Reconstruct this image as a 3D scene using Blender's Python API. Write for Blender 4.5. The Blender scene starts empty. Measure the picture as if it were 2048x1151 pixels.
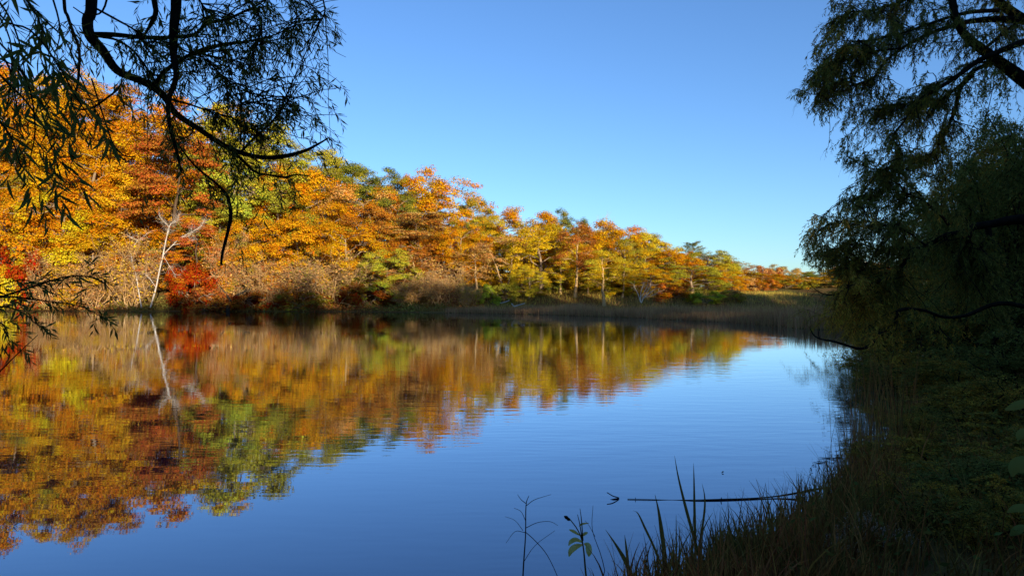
import bpy, math, random
import numpy as np

# ------------------------------------------------------------------ camera, sky, sun, exposure
S = bpy.context.scene
COL = S.collection
CZ = 1.7                      # eye height above the water
F = 1365.0                    # focal length in photo pixels (2048 wide)
HY = 600.0                    # row of the horizon in the photo
cam = bpy.data.cameras.new('camera')
cam.sensor_width = 36.0
cam.lens = 36.0 * F / 2048.0
cam.shift_y = (HY - 575.5) / 2048.0
cam.clip_start = 0.05
cam.clip_end = 3000.0
camo = bpy.data.objects.new('camera', cam)
COL.objects.link(camo)
camo.location = (0, 0, CZ)
camo.rotation_euler = (math.radians(90), 0, 0)
S.camera = camo

SUN_EL = math.radians(10.5)
SUN_DIR = (0.45, -0.893)       # horizontal direction towards the sun (x, y)
world = bpy.data.worlds.new('World')
S.world = world
world.use_nodes = True
wn = world.node_tree.nodes
wl = world.node_tree.links
wn.clear()
sky = wn.new('ShaderNodeTexSky')
sky.sky_type = 'NISHITA'
sky.sun_disc = False
sky.sun_elevation = SUN_EL
sky.sun_rotation = math.atan2(SUN_DIR[0], SUN_DIR[1])
sky.air_density = 1.0
sky.dust_density = 0.25
sky.ozone_density = 1.3
bg = wn.new('ShaderNodeBackground')
bg.inputs['Strength'].default_value = 0.104
wo = wn.new('ShaderNodeOutputWorld')
tintn = wn.new('ShaderNodeMix'); tintn.data_type = 'RGBA'; tintn.blend_type = 'MULTIPLY'
tintn.inputs[0].default_value = 1.0; tintn.inputs[7].default_value = (.565, .86, 1.34, 1)   # deep clear autumn blue
wl.new(sky.outputs[0], tintn.inputs[6]); wl.new(tintn.outputs[2], bg.inputs['Color'])
wl.new(bg.outputs[0], wo.inputs['Surface'])

sun = bpy.data.lights.new('sun', 'SUN')
sun.energy = 5.0
sun.angle = math.radians(0.5)
sun.color = (1.0, 0.86, 0.66)
suno = bpy.data.objects.new('sun', sun)
COL.objects.link(suno)
_d = np.array([-SUN_DIR[0] * math.cos(SUN_EL), -SUN_DIR[1] * math.cos(SUN_EL), -math.sin(SUN_EL)])
from mathutils import Vector, Matrix
suno.rotation_euler = Vector(_d).to_track_quat('-Z', 'Y').to_euler()
suno.location = (60, -80, 60)

S.view_settings.view_transform = 'Standard'
S.view_settings.look = 'None'
S.view_settings.gamma = 1.0
S.view_settings.use_curve_mapping = False
S.view_settings.exposure = 0.80
S.cycles.max_bounces = 8
S.cycles.transparent_max_bounces = 8

# ------------------------------------------------------------------ helpers
def W(px, py, d):
    return np.array([(px - 1024.0) / F * d, d, CZ + (HY - py) / F * d])

def nrm(v):
    return v / np.maximum(np.linalg.norm(v, axis=-1, keepdims=True), 1e-9)

def sstep(t):
    t = np.clip(t, 0, 1)
    return t * t * (3 - 2 * t)

class Geo:
    """collects quads (numpy) for one mesh"""
    def __init__(self):
        self.v, self.f, self.m, self.t, self.n = [], [], [], [], 0
    def add(self, v, f, mat=0, tint=0.5):
        v = np.asarray(v, float).reshape(-1, 3)
        f = np.asarray(f, np.int64).reshape(-1, 4)
        self.v.append(v); self.f.append(f + self.n); self.n += len(v)
        self.m.append(np.full(len(f), mat, np.int32))
        self.t.append(np.broadcast_to(np.asarray(tint, np.float32), (len(f),)).astype(np.float32))
    def mesh(self, name, mats, smooth=False):
        me = bpy.data.meshes.new(name)
        v = np.concatenate(self.v); f = np.concatenate(self.f)
        me.vertices.add(len(v)); me.vertices.foreach_set('co', v.astype(np.float32).ravel())
        me.loops.add(f.size); me.loops.foreach_set('vertex_index', f.astype(np.int32).ravel())
        me.polygons.add(len(f))
        me.polygons.foreach_set('loop_start', np.arange(0, f.size, 4, dtype=np.int32))
        me.polygons.foreach_set('loop_total', np.full(len(f), 4, np.int32))
        me.polygons.foreach_set('material_index', np.concatenate(self.m))
        if smooth:
            me.polygons.foreach_set('use_smooth', np.ones(len(f), bool))
        a = me.attributes.new('tint', 'FLOAT', 'FACE')
        a.data.foreach_set('value', np.concatenate(self.t))
        for m in mats:
            me.materials.append(m)
        me.update(calc_edges=True)
        return me

def tubes(g, P, R, sides=5, mat=0, tint=0.5):
    """P [N,m,3] centre lines, R [N,m] radii"""
    P = np.asarray(P, float); R = np.asarray(R, float)
    if P.ndim == 2:
        P = P[None]; R = R[None]
    N, m, _ = P.shape
    T = np.empty_like(P)
    T[:, 1:-1] = P[:, 2:] - P[:, :-2]; T[:, 0] = P[:, 1] - P[:, 0]; T[:, -1] = P[:, -1] - P[:, -2]
    T = nrm(T)
    ref = np.zeros((N, 1, 3)); ref[..., 0] = .37; ref[..., 1] = .83; ref[..., 2] = .41
    A = nrm(np.cross(T, np.broadcast_to(ref, T.shape))); B = np.cross(T, A)
    a = np.arange(sides) / sides * 2 * math.pi
    V = P[:, :, None] + R[:, :, None, None] * (A[:, :, None] * np.cos(a)[:, None] + B[:, :, None] * np.sin(a)[:, None])
    idx = np.arange(N * m * sides).reshape(N, m, sides)
    nx = np.roll(idx, -1, 2)
    f = np.stack([idx[:, :-1], nx[:, :-1], nx[:, 1:], idx[:, 1:]], -1)
    if np.ndim(tint):
        tint = np.repeat(np.asarray(tint), (m - 1) * sides)
    g.add(V, f, mat, tint)

def leaves(g, C, D, Nn, L, Wd, mat=0, tint=0.5, mid=0.42):
    """kite-shaped leaves: base C, direction D, normal Nn, length, width"""
    D = nrm(D); X = nrm(np.cross(D, Nn))
    L = np.asarray(L)[:, None]; Wd = np.asarray(Wd)[:, None]
    Nz = np.cross(X, D)
    a = C; c = C + D * L
    b = C + D * L * mid + X * Wd / 2 + Nz * Wd * .12
    d = C + D * L * mid - X * Wd / 2 + Nz * Wd * .12
    V = np.stack([a, b, c, d], 1)
    g.add(V, np.arange(len(C) * 4).reshape(-1, 4), mat, tint)

def smooth_line(P, n=4):
    """Catmull-Rom through the rows of P (any number of columns)"""
    P = np.asarray(P, float)
    Q = np.vstack([2 * P[0] - P[1], P, 2 * P[-1] - P[-2]])
    out = []
    for i in range(1, len(Q) - 2):
        p0, p1, p2, p3 = Q[i - 1], Q[i], Q[i + 1], Q[i + 2]
        for k in range(n):
            t = k / n
            out.append(.5 * (2 * p1 + (p2 - p0) * t + (2 * p0 - 5 * p1 + 4 * p2 - p3) * t * t + (3 * p1 - p0 - 3 * p2 + p3) * t ** 3))
    out.append(P[-1])
    return np.array(out)

def link(name, data, parent=None):
    o = bpy.data.objects.new(name, data)
    COL.objects.link(o)
    if parent is not None:
        o.parent = parent
    return o

def tag(o, label, cat, group=None, kind=None):
    if label: o['label'] = label
    if cat: o['category'] = cat
    if group: o['group'] = group
    if kind: o['kind'] = kind
    return o

def empty(name, loc, rz=0.0, sc=(1, 1, 1)):
    o = link(name, None)
    o.location = loc; o.rotation_euler = (0, 0, rz); o.scale = sc
    o.empty_display_size = .3
    return o

# ------------------------------------------------------------------ materials
def newmat(name):
    m = bpy.data.materials.new(name); m.use_nodes = True
    m.node_tree.nodes.clear()
    return m, m.node_tree.nodes, m.node_tree.links

def out(n, l, sh):
    o = n.new('ShaderNodeOutputMaterial'); l.new(sh, o.inputs['Surface'])

def noise(n, l, scale, detail=3, vec=None, rough=.55):
    t = n.new('ShaderNodeTexNoise'); t.inputs['Scale'].default_value = scale
    t.inputs['Detail'].default_value = detail; t.inputs['Roughness'].default_value = rough
    if vec is not None: l.new(vec, t.inputs['Vector'])
    return t

def mixc(n, l, f, a, b, bt='MIX'):
    m = n.new('ShaderNodeMix'); m.data_type = 'RGBA'; m.blend_type = bt
    for i, v in ((0, f), (6, a), (7, b)):
        if isinstance(v, (int, float)): m.inputs[i].default_value = v
        elif isinstance(v, tuple): m.inputs[i].default_value = (*v, 1)
        else: l.new(v, m.inputs[i])
    return m.outputs[2]

def math_(n, l, op, a, b=None):
    m = n.new('ShaderNodeMath'); m.operation = op
    for i, v in ((0, a), (1, b)):
        if v is None: continue
        if isinstance(v, (int, float)): m.inputs[i].default_value = v
        else: l.new(v, m.inputs[i])
    return m.outputs[0]

def ramp(n, l, fac, stops):
    r = n.new('ShaderNodeValToRGB')
    e = r.color_ramp.elements
    while len(e) < len(stops): e.new(.5)
    for k, (p, c) in enumerate(stops):
        e[k].position = p; e[k].color = (*c, 1)
    l.new(fac, r.inputs[0])
    return r.outputs[0]

def leaf_material(name, fixed=None, transl=.32, vary=.32, gloss=.0):
    """colour = object colour <-> second colour by clump tint, with leaf to leaf variation"""
    m, n, l = newmat(name)
    geo = n.new('ShaderNodeNewGeometry')
    at = n.new('ShaderNodeAttribute'); at.attribute_name = 'tint'
    if fixed is None:
        oi = n.new('ShaderNodeObjectInfo')
        b2 = n.new('ShaderNodeAttribute'); b2.attribute_type = 'OBJECT'; b2.attribute_name = 'second_color'
        ca, cb = oi.outputs['Color'], b2.outputs['Color']
    else:
        ca, cb = fixed
    tc = n.new('ShaderNodeTexCoord')
    nz = noise(n, l, .35, 2, tc.outputs['Object'])
    f = math_(n, l, 'ADD', at.outputs['Fac'], math_(n, l, 'MULTIPLY', math_(n, l, 'SUBTRACT', nz.outputs['Fac'], .5), 2.2))
    mr = n.new('ShaderNodeMapRange'); mr.inputs[1].default_value = .25; mr.inputs[2].default_value = .75
    l.new(f, mr.inputs[0])
    c = mixc(n, l, mr.outputs[0], ca, cb)
    hs = n.new('ShaderNodeHueSaturation')
    r = geo.outputs['Random Per Island']
    hs.inputs['Saturation'].default_value = 1.0
    l.new(math_(n, l, 'ADD', math_(n, l, 'MULTIPLY', r, .05), .475), hs.inputs['Hue'])
    r2 = math_(n, l, 'FRACT', math_(n, l, 'MULTIPLY', r, 37.31))
    l.new(math_(n, l, 'ADD', math_(n, l, 'MULTIPLY', r2, vary * 2), 1 - vary), hs.inputs['Value'])
    l.new(c, hs.inputs['Color'])
    d = n.new('ShaderNodeBsdfDiffuse'); l.new(hs.outputs[0], d.inputs[0])
    t = n.new('ShaderNodeBsdfTranslucent'); l.new(hs.outputs[0], t.inputs[0])
    mx = n.new('ShaderNodeMixShader'); mx.inputs[0].default_value = transl
    l.new(d.outputs[0], mx.inputs[1]); l.new(t.outputs[0], mx.inputs[2])
    sh = mx.outputs[0]
    if gloss:
        gl = n.new('ShaderNodeBsdfGlossy'); gl.inputs['Roughness'].default_value = .42
        m2 = n.new('ShaderNodeMixShader'); m2.inputs[0].default_value = gloss
        l.new(sh, m2.inputs[1]); l.new(gl.outputs[0], m2.inputs[2]); sh = m2.outputs[0]
    out(n, l, sh)
    return m

def bark_material(name, a, b, scale=6):
    m, n, l = newmat(name)
    tc = n.new('ShaderNodeTexCoord')
    mp = n.new('ShaderNodeMapping'); mp.inputs['Scale'].default_value = (1, 1, .25)
    l.new(tc.outputs['Object'], mp.inputs[0])
    nz = noise(n, l, scale, 5, mp.outputs[0])
    c = ramp(n, l, nz.outputs['Fac'], [(.3, a), (.7, b)])
    p = n.new('ShaderNodeBsdfDiffuse'); l.new(c, p.inputs[0])
    bp = n.new('ShaderNodeBump'); bp.inputs['Strength'].default_value = .6; bp.inputs['Distance'].default_value = .03
    l.new(nz.outputs['Fac'], bp.inputs['Height']); l.new(bp.outputs[0], p.inputs['Normal'])
    out(n, l, p.outputs[0])
    return m

M = {}
M['leaf'] = leaf_material('autumn_leaf', transl=.24, vary=.22)
M['willow'] = leaf_material('willow_leaf', ((.13, .155, .035), (.20, .16, .03)), transl=.32, vary=.4)
M['willow_far'] = leaf_material('willow_leaf_turning', ((.24, .23, .05), (.56, .34, .045)), transl=.38, vary=.4)
M['grass'] = leaf_material('sedge_blade', ((.17, .14, .035), (.38, .17, .05)), transl=.2, vary=.45)
M['reed'] = leaf_material('reed_blade', ((.34, .19, .08), (.46, .26, .11)), transl=.15, vary=.4)
M['pale_leaf'] = leaf_material('pale_green_leaf', ((.60, .60, .14), (.64, .58, .15)), transl=.35, vary=.2, gloss=.06)
M['round_leaf'] = leaf_material('round_leaf', ((.22, .27, .07), (.30, .28, .06)), transl=.3, vary=.3)
M['weed_leaf'] = leaf_material('weed_leaf', ((.10, .125, .03), (.17, .13, .03)), transl=.3, vary=.4)
M['seed'] = leaf_material('dry_seed_head', ((.62, .54, .44), (.5, .4, .28)), transl=.3, vary=.3)
M['litter'] = leaf_material('undergrowth_leaf', ((.30, .12, .03), (.20, .17, .035)), transl=.25, vary=.5)
M['bark'] = bark_material('brown_bark', (.15, .10, .06), (.38, .28, .18))
M['dark_bark'] = bark_material('dark_bark', (.05, .032, .02), (.13, .085, .05))
M['tan_bark'] = bark_material('tan_twig_bark', (.36, .22, .09), (.56, .38, .18))
M['shrub_bark'] = bark_material('shrub_bark', (.36, .20, .08), (.56, .36, .16))
M['white_bark'] = bark_material('birch_bark', (.34, .28, .21), (.60, .53, .44), 3)
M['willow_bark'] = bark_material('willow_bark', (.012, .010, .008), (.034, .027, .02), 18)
M['stick'] = bark_material('wet_stick', (.02, .016, .012), (.05, .04, .03), 18)

# ------------------------------------------------------------------ terrain, water
POND = np.array([(-170, 20), (-60, -3), (-20, -2), (-9, 1.0), (-5.0, 2.4), (-2, 3.2), (.45, 3.75), (1.4, 4.5), (2.5, 5.5), (3.3, 6.5), (4.6, 8.4),
                 (6.9, 11.8), (12.0, 18.8), (16.4, 26), (19, 33), (19.6, 37.4), (17.2, 40.7), (16.4, 51.6), (11.6, 67), (2, 83),
                 (-11.8, 94), (-24, 101), (-44, 105), (-63, 105.5), (-79, 105), (-105, 103), (-150, 96), (-185, 70)], float)

def pond_sd(X, Y):
    """signed distance to the pond outline, positive on land"""
    sh = np.shape(X); p = np.stack([np.ravel(X), np.ravel(Y)], -1)
    best = np.full(len(p), 1e9); inside = np.zeros(len(p), bool)
    for a, b in zip(POND, np.roll(POND, -1, 0)):
        e = b - a; w = p - a
        t = np.clip((w @ e) / (e @ e), 0, 1)
        best = np.minimum(best, np.linalg.norm(w - t[:, None] * e, axis=1))
        c = (a[1] > p[:, 1]) != (b[1] > p[:, 1])
        xi = a[0] + (p[:, 1] - a[1]) / (b[1] - a[1] + 1e-12) * (b[0] - a[0])
        inside ^= c & (p[:, 0] < xi)
    return np.where(inside, -best, best).reshape(sh)

def ground_z(X, Y):
    X = np.asarray(X, float); Y = np.asarray(Y, float)
    sd = pond_sd(X, Y)
    z = np.where(sd < 0, -1.5 * sstep(-sd / 7) - .02, .13 * sstep(sd / .5))
    crest = np.interp(X, [-200, -110, -85, -55, -25, 0, 30, 60, 120, 250], [34, 33, 28, 20, 10, 5, 2.0, 2.0, 3, 6])
    toe = np.interp(X, [-40, -10, 10], [106, 99, 97])
    land = sd > 0
    z = z + np.where(land, np.interp(X, [-14, -4], [1.5, 2.4]) * sstep((Y - toe) / 11) + crest * sstep((Y - toe - 4) / 46), 0)
    near = (1 - sstep((Y - 28) / 25)) * np.where(land, 9.5 * sstep((sd - 4.5) / 30), 0)
    return z + near + np.where(land, .10 * np.sin(X * .9 + 1.3) * np.cos(Y * .7) * sstep(sd / 3), 0)

def axis(segs):
    o = []
    for a, b, s in segs:
        o.append(np.arange(a, b, s))
    o.append([segs[-1][1]])
    return np.concatenate(o)

gx = axis([(-900, -200, 50), (-200, -90, 5), (-90, -8, 2.5), (-8, 14, .35), (14, 60, 2), (60, 200, 6), (200, 900, 50)])
gy = axis([(-200, -60, 14), (-60, -2, 2.5), (-2, 16, .4), (16, 90, 2.5), (90, 165, 2.0), (165, 300, 9), (300, 1500, 60)])
GX, GY = np.meshgrid(gx, gy)
GZ = ground_z(GX, GY)
g = Geo()
ix = np.arange(len(gx) * len(gy)).reshape(len(gy), len(gx))
g.add(np.stack([GX, GY, GZ], -1), np.stack([ix[:-1, :-1], ix[:-1, 1:], ix[1:, 1:], ix[1:, :-1]], -1))

m, n, l = newmat('leafy_ground')
tc = n.new('ShaderNodeTexCoord')
n1 = noise(n, l, .12, 4, tc.outputs['Object']); n2 = noise(n, l, 3.5, 5, tc.outputs['Object'])
n3 = noise(n, l, 22, 4, tc.outputs['Object'])
c1 = ramp(n, l, n2.outputs['Fac'], [(.25, (.05, .035, .02)), (.5, (.16, .085, .03)), (.75, (.26, .13, .035))])
c2 = ramp(n, l, n3.outputs['Fac'], [(.3, (.06, .052, .018)), (.7, (.20, .15, .045))])
mr = n.new('ShaderNodeMapRange'); mr.inputs[1].default_value = .42; mr.inputs[2].default_value = .58
l.new(n1.outputs['Fac'], mr.inputs[0])
cc = mixc(n, l, mr.outputs[0], c1, c2)
d = n.new('ShaderNodeBsdfDiffuse'); l.new(cc, d.inputs[0])
bp = n.new('ShaderNodeBump'); bp.inputs['Strength'].default_value = .8; bp.inputs['Distance'].default_value = .08
l.new(n2.outputs['Fac'], bp.inputs['Height']); l.new(bp.outputs[0], d.inputs['Normal'])
out(n, l, d.outputs[0])
M['ground'] = m
tag(link('ground', g.mesh('ground', [m], True)), 'leaf covered banks and wooded slope around the pond', None, kind='structure')

m, n, l = newmat('pond_water')
tc = n.new('ShaderNodeTexCoord')
def wave(sx, sy, rot, detail):
    mp = n.new('ShaderNodeMapping'); mp.inputs['Scale'].default_value = (sx, sy, 1); mp.inputs['Rotation'].default_value = (0, 0, rot)
    l.new(tc.outputs['Object'], mp.inputs[0])
    return noise(n, l, 1.0, detail, mp.outputs[0], .5).outputs['Fac']
w1 = wave(1.3, 4.6, .20, 2); w2 = wave(.25, 1.1, -.08, 2); w3 = wave(2.2, 9.0, .2, 1)
big = wave(.035, .09, 0, 2)
amp = n.new('ShaderNodeMapRange'); amp.inputs[1].default_value = .38; amp.inputs[2].default_value = .66; amp.inputs[3].default_value = .12; amp.inputs[4].default_value = 1.5
l.new(big, amp.inputs[0])
h = math_(n, l, 'ADD', math_(n, l, 'MULTIPLY', w1, .0023), math_(n, l, 'MULTIPLY', w2, .0027))
h = math_(n, l, 'ADD', h, math_(n, l, 'MULTIPLY', w3, .0009))
h = math_(n, l, 'MULTIPLY', h, amp.outputs[0])
bp = n.new('ShaderNodeBump'); bp.inputs['Strength'].default_value = 1.0; bp.inputs['Distance'].default_value = 1.0
l.new(h, bp.inputs['Height'])
gl = n.new('ShaderNodeBsdfGlossy'); gl.inputs['Roughness'].default_value = .015; gl.inputs['Color'].default_value = (.79, .87, 1, 1)
l.new(bp.outputs[0], gl.inputs['Normal'])
df = n.new('ShaderNodeBsdfDiffuse'); df.inputs[0].default_value = (.001, .008, .035, 1)
fr = n.new('ShaderNodeFresnel'); fr.inputs['IOR'].default_value = 1.6
l.new(bp.outputs[0], fr.inputs['Normal'])
mx = n.new('ShaderNodeMixShader')
fc = math_(n, l, 'MINIMUM', math_(n, l, 'ADD', math_(n, l, 'MULTIPLY', fr.outputs[0], 1.35), .08), 1.0)
l.new(fc, mx.inputs[0]); l.new(df.outputs[0], mx.inputs[1]); l.new(gl.outputs[0], mx.inputs[2])
out(n, l, mx.outputs[0])
g = Geo()
g.add([(-400, -10, 0), (60, -10, 0), (60, 120, 0), (-400, 120, 0)], [(0, 1, 2, 3)])
tag(link('pond_water', g.mesh('pond_water', [m])), 'calm blue pond mirroring the autumn trees', None, kind='structure')

# ------------------------------------------------------------------ tree generators (unit tree 15 m high, 10 m wide)
def branch_line(rng, a, b, m=6, sag=.0, wob=.06):
    t = np.linspace(0, 1, m)[:, None]
    L = np.linalg.norm(b - a)
    P = a + (b - a) * t
    P[1:-1] += rng.normal(0, wob * L, (m - 2, 3))
    P[:, 2] += (sag * L * np.sin(t[:, 0] * math.pi))
    return P

def gen_tree(seed, bark='bark', z0=.22, lobes=13, clumps=12, per=72, pad=(.95, .62), leaf=(.125, .225), lobe_r=(.30, .46), trunk_top=.8,
             trunk_r=.26, top_bias=.5, stems=1, lean=0.0, spread=.62, H=15., R=5.):
    rng = np.random.default_rng(seed)
    tg, cg = Geo(), Geo()
    tops = []
    for s in range(stems):
        a = rng.uniform(0, 6.28)
        off = np.array([math.cos(a), math.sin(a), 0]) * (0.35 if stems > 1 else 0)
        ln = np.array([math.cos(a), math.sin(a), 0]) * (lean if stems == 1 else 1.6 + lean)
        m = 10
        t = np.linspace(0, 1, m)[:, None]
        P = off + ln * t ** 1.3 + np.array([0, 0, 1]) * t * H * trunk_top
        P[1:, :2] += np.cumsum(rng.normal(0, .10, (m - 1, 2)), 0)
        P[0, 2] = -.9
        r = trunk_r * (1 - .85 * t[:, 0]) / math.sqrt(stems) + .02
        r[0] *= 1.5; r[1] *= 1.02
        tubes(tg, P, r, 8)
        tops.append((P, r))
    th0 = rng.uniform(0, 6.28)
    for i in range(lobes):
        hf = z0 + (1 - z0) * ((i + .5) / lobes) ** .85
        az = th0 + i * 2.39996 + rng.normal(0, .3)
        u = (hf - z0) / (1 - z0)
        env = math.sqrt(max(0, 1 - ((u - .38) / .66) ** 2)) if u > .38 else .72 + .28 * (u / .38)
        lr = R * rng.uniform(*lobe_r) * (1.0 - .25 * u)
        rad = R * spread * env * rng.uniform(.8, 1.12)
        c = np.array([math.cos(az) * rad, math.sin(az) * rad, hf * H - lr * .55])
        P, r = tops[i % len(tops)]
        k = int(np.clip(np.searchsorted(P[:, 2], c[2] - rad * .55), 2, len(P) - 1))
        c[:2] += P[k, :2] * .7
        B = branch_line(rng, P[k], c, 6, .08)
        tubes(tg, B, np.linspace(max(r[k] * .62, .05), .035, 6), 5)
        # clumps over the lobe
        dirs = nrm(rng.normal(0, 1, (clumps, 3)) + np.array([math.cos(az) * .6, math.sin(az) * .6, top_bias]))
        cc = c + dirs * lr * rng.uniform(.55, 1.08, (clumps, 1)) * np.array([1, 1, .8])
        TB = np.stack([branch_line(rng, c if j % 2 else B[4], q, 4, .05) for j, q in enumerate(cc)])
        tubes(tg, TB, np.tile(np.linspace(.035, .012, 4), (clumps, 1)), 3)
        sz = rng.uniform(.7, 1.25, clumps)
        ct = np.clip(rng.normal(.5, .22, clumps), 0, 1)
        nl = (per * sz ** 1.6).astype(int)
        ci = np.repeat(np.arange(clumps), nl)
        N = len(ci)
        # pad: flattened dome, thin below, tilted outwards
        q = nrm(rng.normal(0, 1, (N, 3))) * (rng.uniform(0, 1, (N, 1)) ** .42)
        q[:, 2] = np.where(q[:, 2] < 0, q[:, 2] * .75, q[:, 2])
        off = q * np.array([pad[0], pad[0], pad[1]]) * sz[ci][:, None]
        outd = nrm(cc[ci] - np.array([0, 0, c[2] - 2]))
        off[:, 2] -= .22 * (off[:, 0] * outd[:, 0] + off[:, 1] * outd[:, 1])
        C = cc[ci] + off
        nn = nrm(np.array([0, 0, .3]) + outd * .35 + q * 1.0 + rng.normal(0, .38, (N, 3)))
        D = rng.normal(0, 1, (N, 3)) + outd * .6 + np.array([0, 0, -.35])
        D = nrm(D - nn * np.sum(D * nn, 1, keepdims=True))
        L = rng.uniform(leaf[0], leaf[1], N)
        leaves(cg, C - D * L[:, None] * .5, D, nn, L, L * rng.uniform(.6, .9, N), 0, np.clip(ct[ci] + rng.normal(0, .10, N), 0, 1))
    cv = np.concatenate(cg.v)                       # bring crown and trunk to exactly H high and 2R wide
    sz_ = H / np.percentile(cv[:, 2], 99.7); sx_ = 2 * R / (np.percentile(np.abs(cv[:, :2]), 97) * 2)
    for gg_ in (tg, cg):
        gg_.v = [v * np.array([sx_, sx_, sz_]) for v in gg_.v]
    return tg.mesh('trunk', [M[bark]], True), cg.mesh('crown', [M['leaf']])

def gen_bare(seed, H=4.0, Wd=5.0, stems=9, subs=9, twigs=8, leafn=500, r0=.05, leaf=.10, droop=0.0, mat=None):
    """many-stemmed twiggy shrub or bare small tree"""
    rng = np.random.default_rng(seed)
    tg, cg = Geo(), Geo()
    ends = []
    for s in range(stems):
        az = s / stems * 6.283 + rng.normal(0, .3)
        sp = rng.uniform(.25, 1.0) * Wd * .5
        tip = np.array([math.cos(az) * sp, math.sin(az) * sp, H * rng.uniform(.65, 1.0) * (1 - .25 * (sp / (Wd * .5)) ** 2)])
        base = np.array([math.cos(az), math.sin(az), 0]) * rng.uniform(.05, .3)
        base[2] = -.3
        P = branch_line(rng, base, tip, 9, .10, .035)
        tubes(tg, P, np.linspace(r0, .012, 9), 5)
        for k in range(subs):
            i = rng.integers(2, 8)
            d = nrm(nrm(P[min(i + 1, 8)] - P[i]) * .7 + rng.normal(0, .65, 3) + np.array([0, 0, .25 - droop]))
            L = H * rng.uniform(.18, .42)
            Q = branch_line(rng, P[i], P[i] + d * L, 5, .04, .05)
            tubes(tg, Q, np.linspace(.012, .006, 5), 3)
            st = Q[rng.integers(1, 5, twigs)]
            dd = nrm(d * .8 + rng.normal(0, .7, (twigs, 3)) + np.array([0, 0, .15 - droop]))
            LL = H * rng.uniform(.06, .2, (twigs, 1))
            en = st + dd * LL
            TW = np.stack([st, (st + en) / 2 + rng.normal(0, .03, (twigs, 3)) * H * .2, en], 1)
            tubes(tg, TW, np.tile(np.array([.008, .0065, .0035]), (twigs, 1)), 3)
            ends.append(TW[:, 1:].reshape(-1, 3))
    E = np.concatenate(ends)
    if leafn:
        C = E[rng.integers(0, len(E), leafn)] + rng.normal(0, .06, (leafn, 3))
        leaves(cg, C, rng.normal(0, 1, (leafn, 3)) + np.array([0, 0, -.6]), rng.normal(0, 1, (leafn, 3)) + np.array([0, 0, .5]),
               rng.uniform(.6, 1.3, leafn) * leaf, rng.uniform(.5, .8, leafn) * leaf, 0, rng.uniform(0, 1, leafn))
    return tg.mesh('stems', [mat or M['shrub_bark']], True), (cg.mesh('sparse_leaves', [M['leaf']]) if leafn else None)

def gen_pine(seed):
    rng = np.random.default_rng(seed)
    tg, cg = Geo(), Geo()
    P = np.stack([np.zeros(8), np.zeros(8), np.linspace(-.5, 14.4, 8)], 1); P[1:, :2] += rng.normal(0, .08, (7, 2))
    tubes(tg, P, np.linspace(.28, .04, 8), 7)
    for i in range(26):
        z = 6 + 8.6 * (i / 26); az = i * 2.4 + rng.normal(0, .3)
        L = (15.6 - z) * .5 + .7
        d = np.array([math.cos(az), math.sin(az), .28 + .4 * (i / 26)])
        a = np.array([0, 0, z]); b = a + d * L
        Q = branch_line(rng, a, b, 5, -.06, .03)
        tubes(tg, Q, np.linspace(.06, .02, 5), 4)
        N = 190
        t = rng.uniform(.3, 1.05, N)
        C = a + d * L * t[:, None] + rng.normal(0, 1, (N, 3)) * np.array([.38, .38, .14])
        leaves(cg, C, nrm(d * .8 + rng.normal(0, .6, (N, 3)) + np.array([0, 0, .4])), rng.normal(0, 1, (N, 3)), rng.uniform(.3, .55, N), np.full(N, .10), 0, rng.uniform(.2, .8, N))
    return tg.mesh('trunk', [M['bark']], True), cg.mesh('crown', [M['leaf']])

KIND = {}
KIND['maple'] = [gen_tree(10 + i, z0=.10, lobes=17, clumps=11, per=126, pad=(.84, .62), spread=.60) for i in range(4)]
KIND['oak'] = [gen_tree(30 + i, z0=.24, lobes=14, clumps=11, per=126, pad=(.88, .62), lobe_r=(.32, .48), trunk_r=.30, spread=.64) for i in range(4)]
KIND['maple_wide'] = [gen_tree(110 + i, z0=.10, lobes=20, clumps=11, per=122, pad=(.84, .64), spread=.62, lobe_r=(.26, .38), H=12., R=6.6) for i in range(4)]
KIND['oak_wide'] = [gen_tree(130 + i, z0=.22, lobes=17, clumps=11, per=124, pad=(.88, .66), lobe_r=(.26, .38), trunk_r=.30, spread=.66, H=12., R=6.6) for i in range(4)]
KIND['feathery'] = [gen_tree(50 + i, bark='dark_bark', z0=.08, lobes=18, clumps=12, per=150, pad=(1.05, .28), leaf=(.12, .20), lobe_r=(.26, .4), top_bias=.3) for i in range(2)]
KIND['airy'] = [gen_tree(60 + i, bark='tan_bark', z0=.40, lobes=12, clumps=10, per=34, pad=(.9, .5), leaf=(.16, .28), trunk_r=.22, stems=1 + i % 2, lean=.9) for i in range(3)]
KIND['tall'] = [gen_tree(70 + i, bark='tan_bark', z0=.40, lobes=10, clumps=10, per=110, pad=(.95, .68), trunk_r=.27, spread=.55, trunk_top=.85) for i in range(3)]
KIND['bush'] = [gen_tree(80 + i, z0=.06, lobes=13, clumps=10, per=60, pad=(.62, .5), leaf=(.16, .30), trunk_r=.08, stems=3, trunk_top=.5, spread=.6, lobe_r=(.28, .40), H=4.2, R=3.6, lean=.2) for i in range(3)]
KIND['bare'] = [gen_bare(90 + i, r0=.032, stems=13, subs=12, twigs=10, leafn=1900, leaf=.13) for i in range(3)]
KIND['bare_tree'] = [gen_bare(95, H=6.0, Wd=4.5, stems=5, subs=10, twigs=9, leafn=260, r0=.07)]
KIND['pine'] = [gen_pine(99)]
SIZE = {'bush': (4.2, 7.2), 'maple_wide': (12., 13.2), 'oak_wide': (12., 13.2), 'bare': (4.0, 5.0), 'bare_tree': (6.0, 4.5)}
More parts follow.
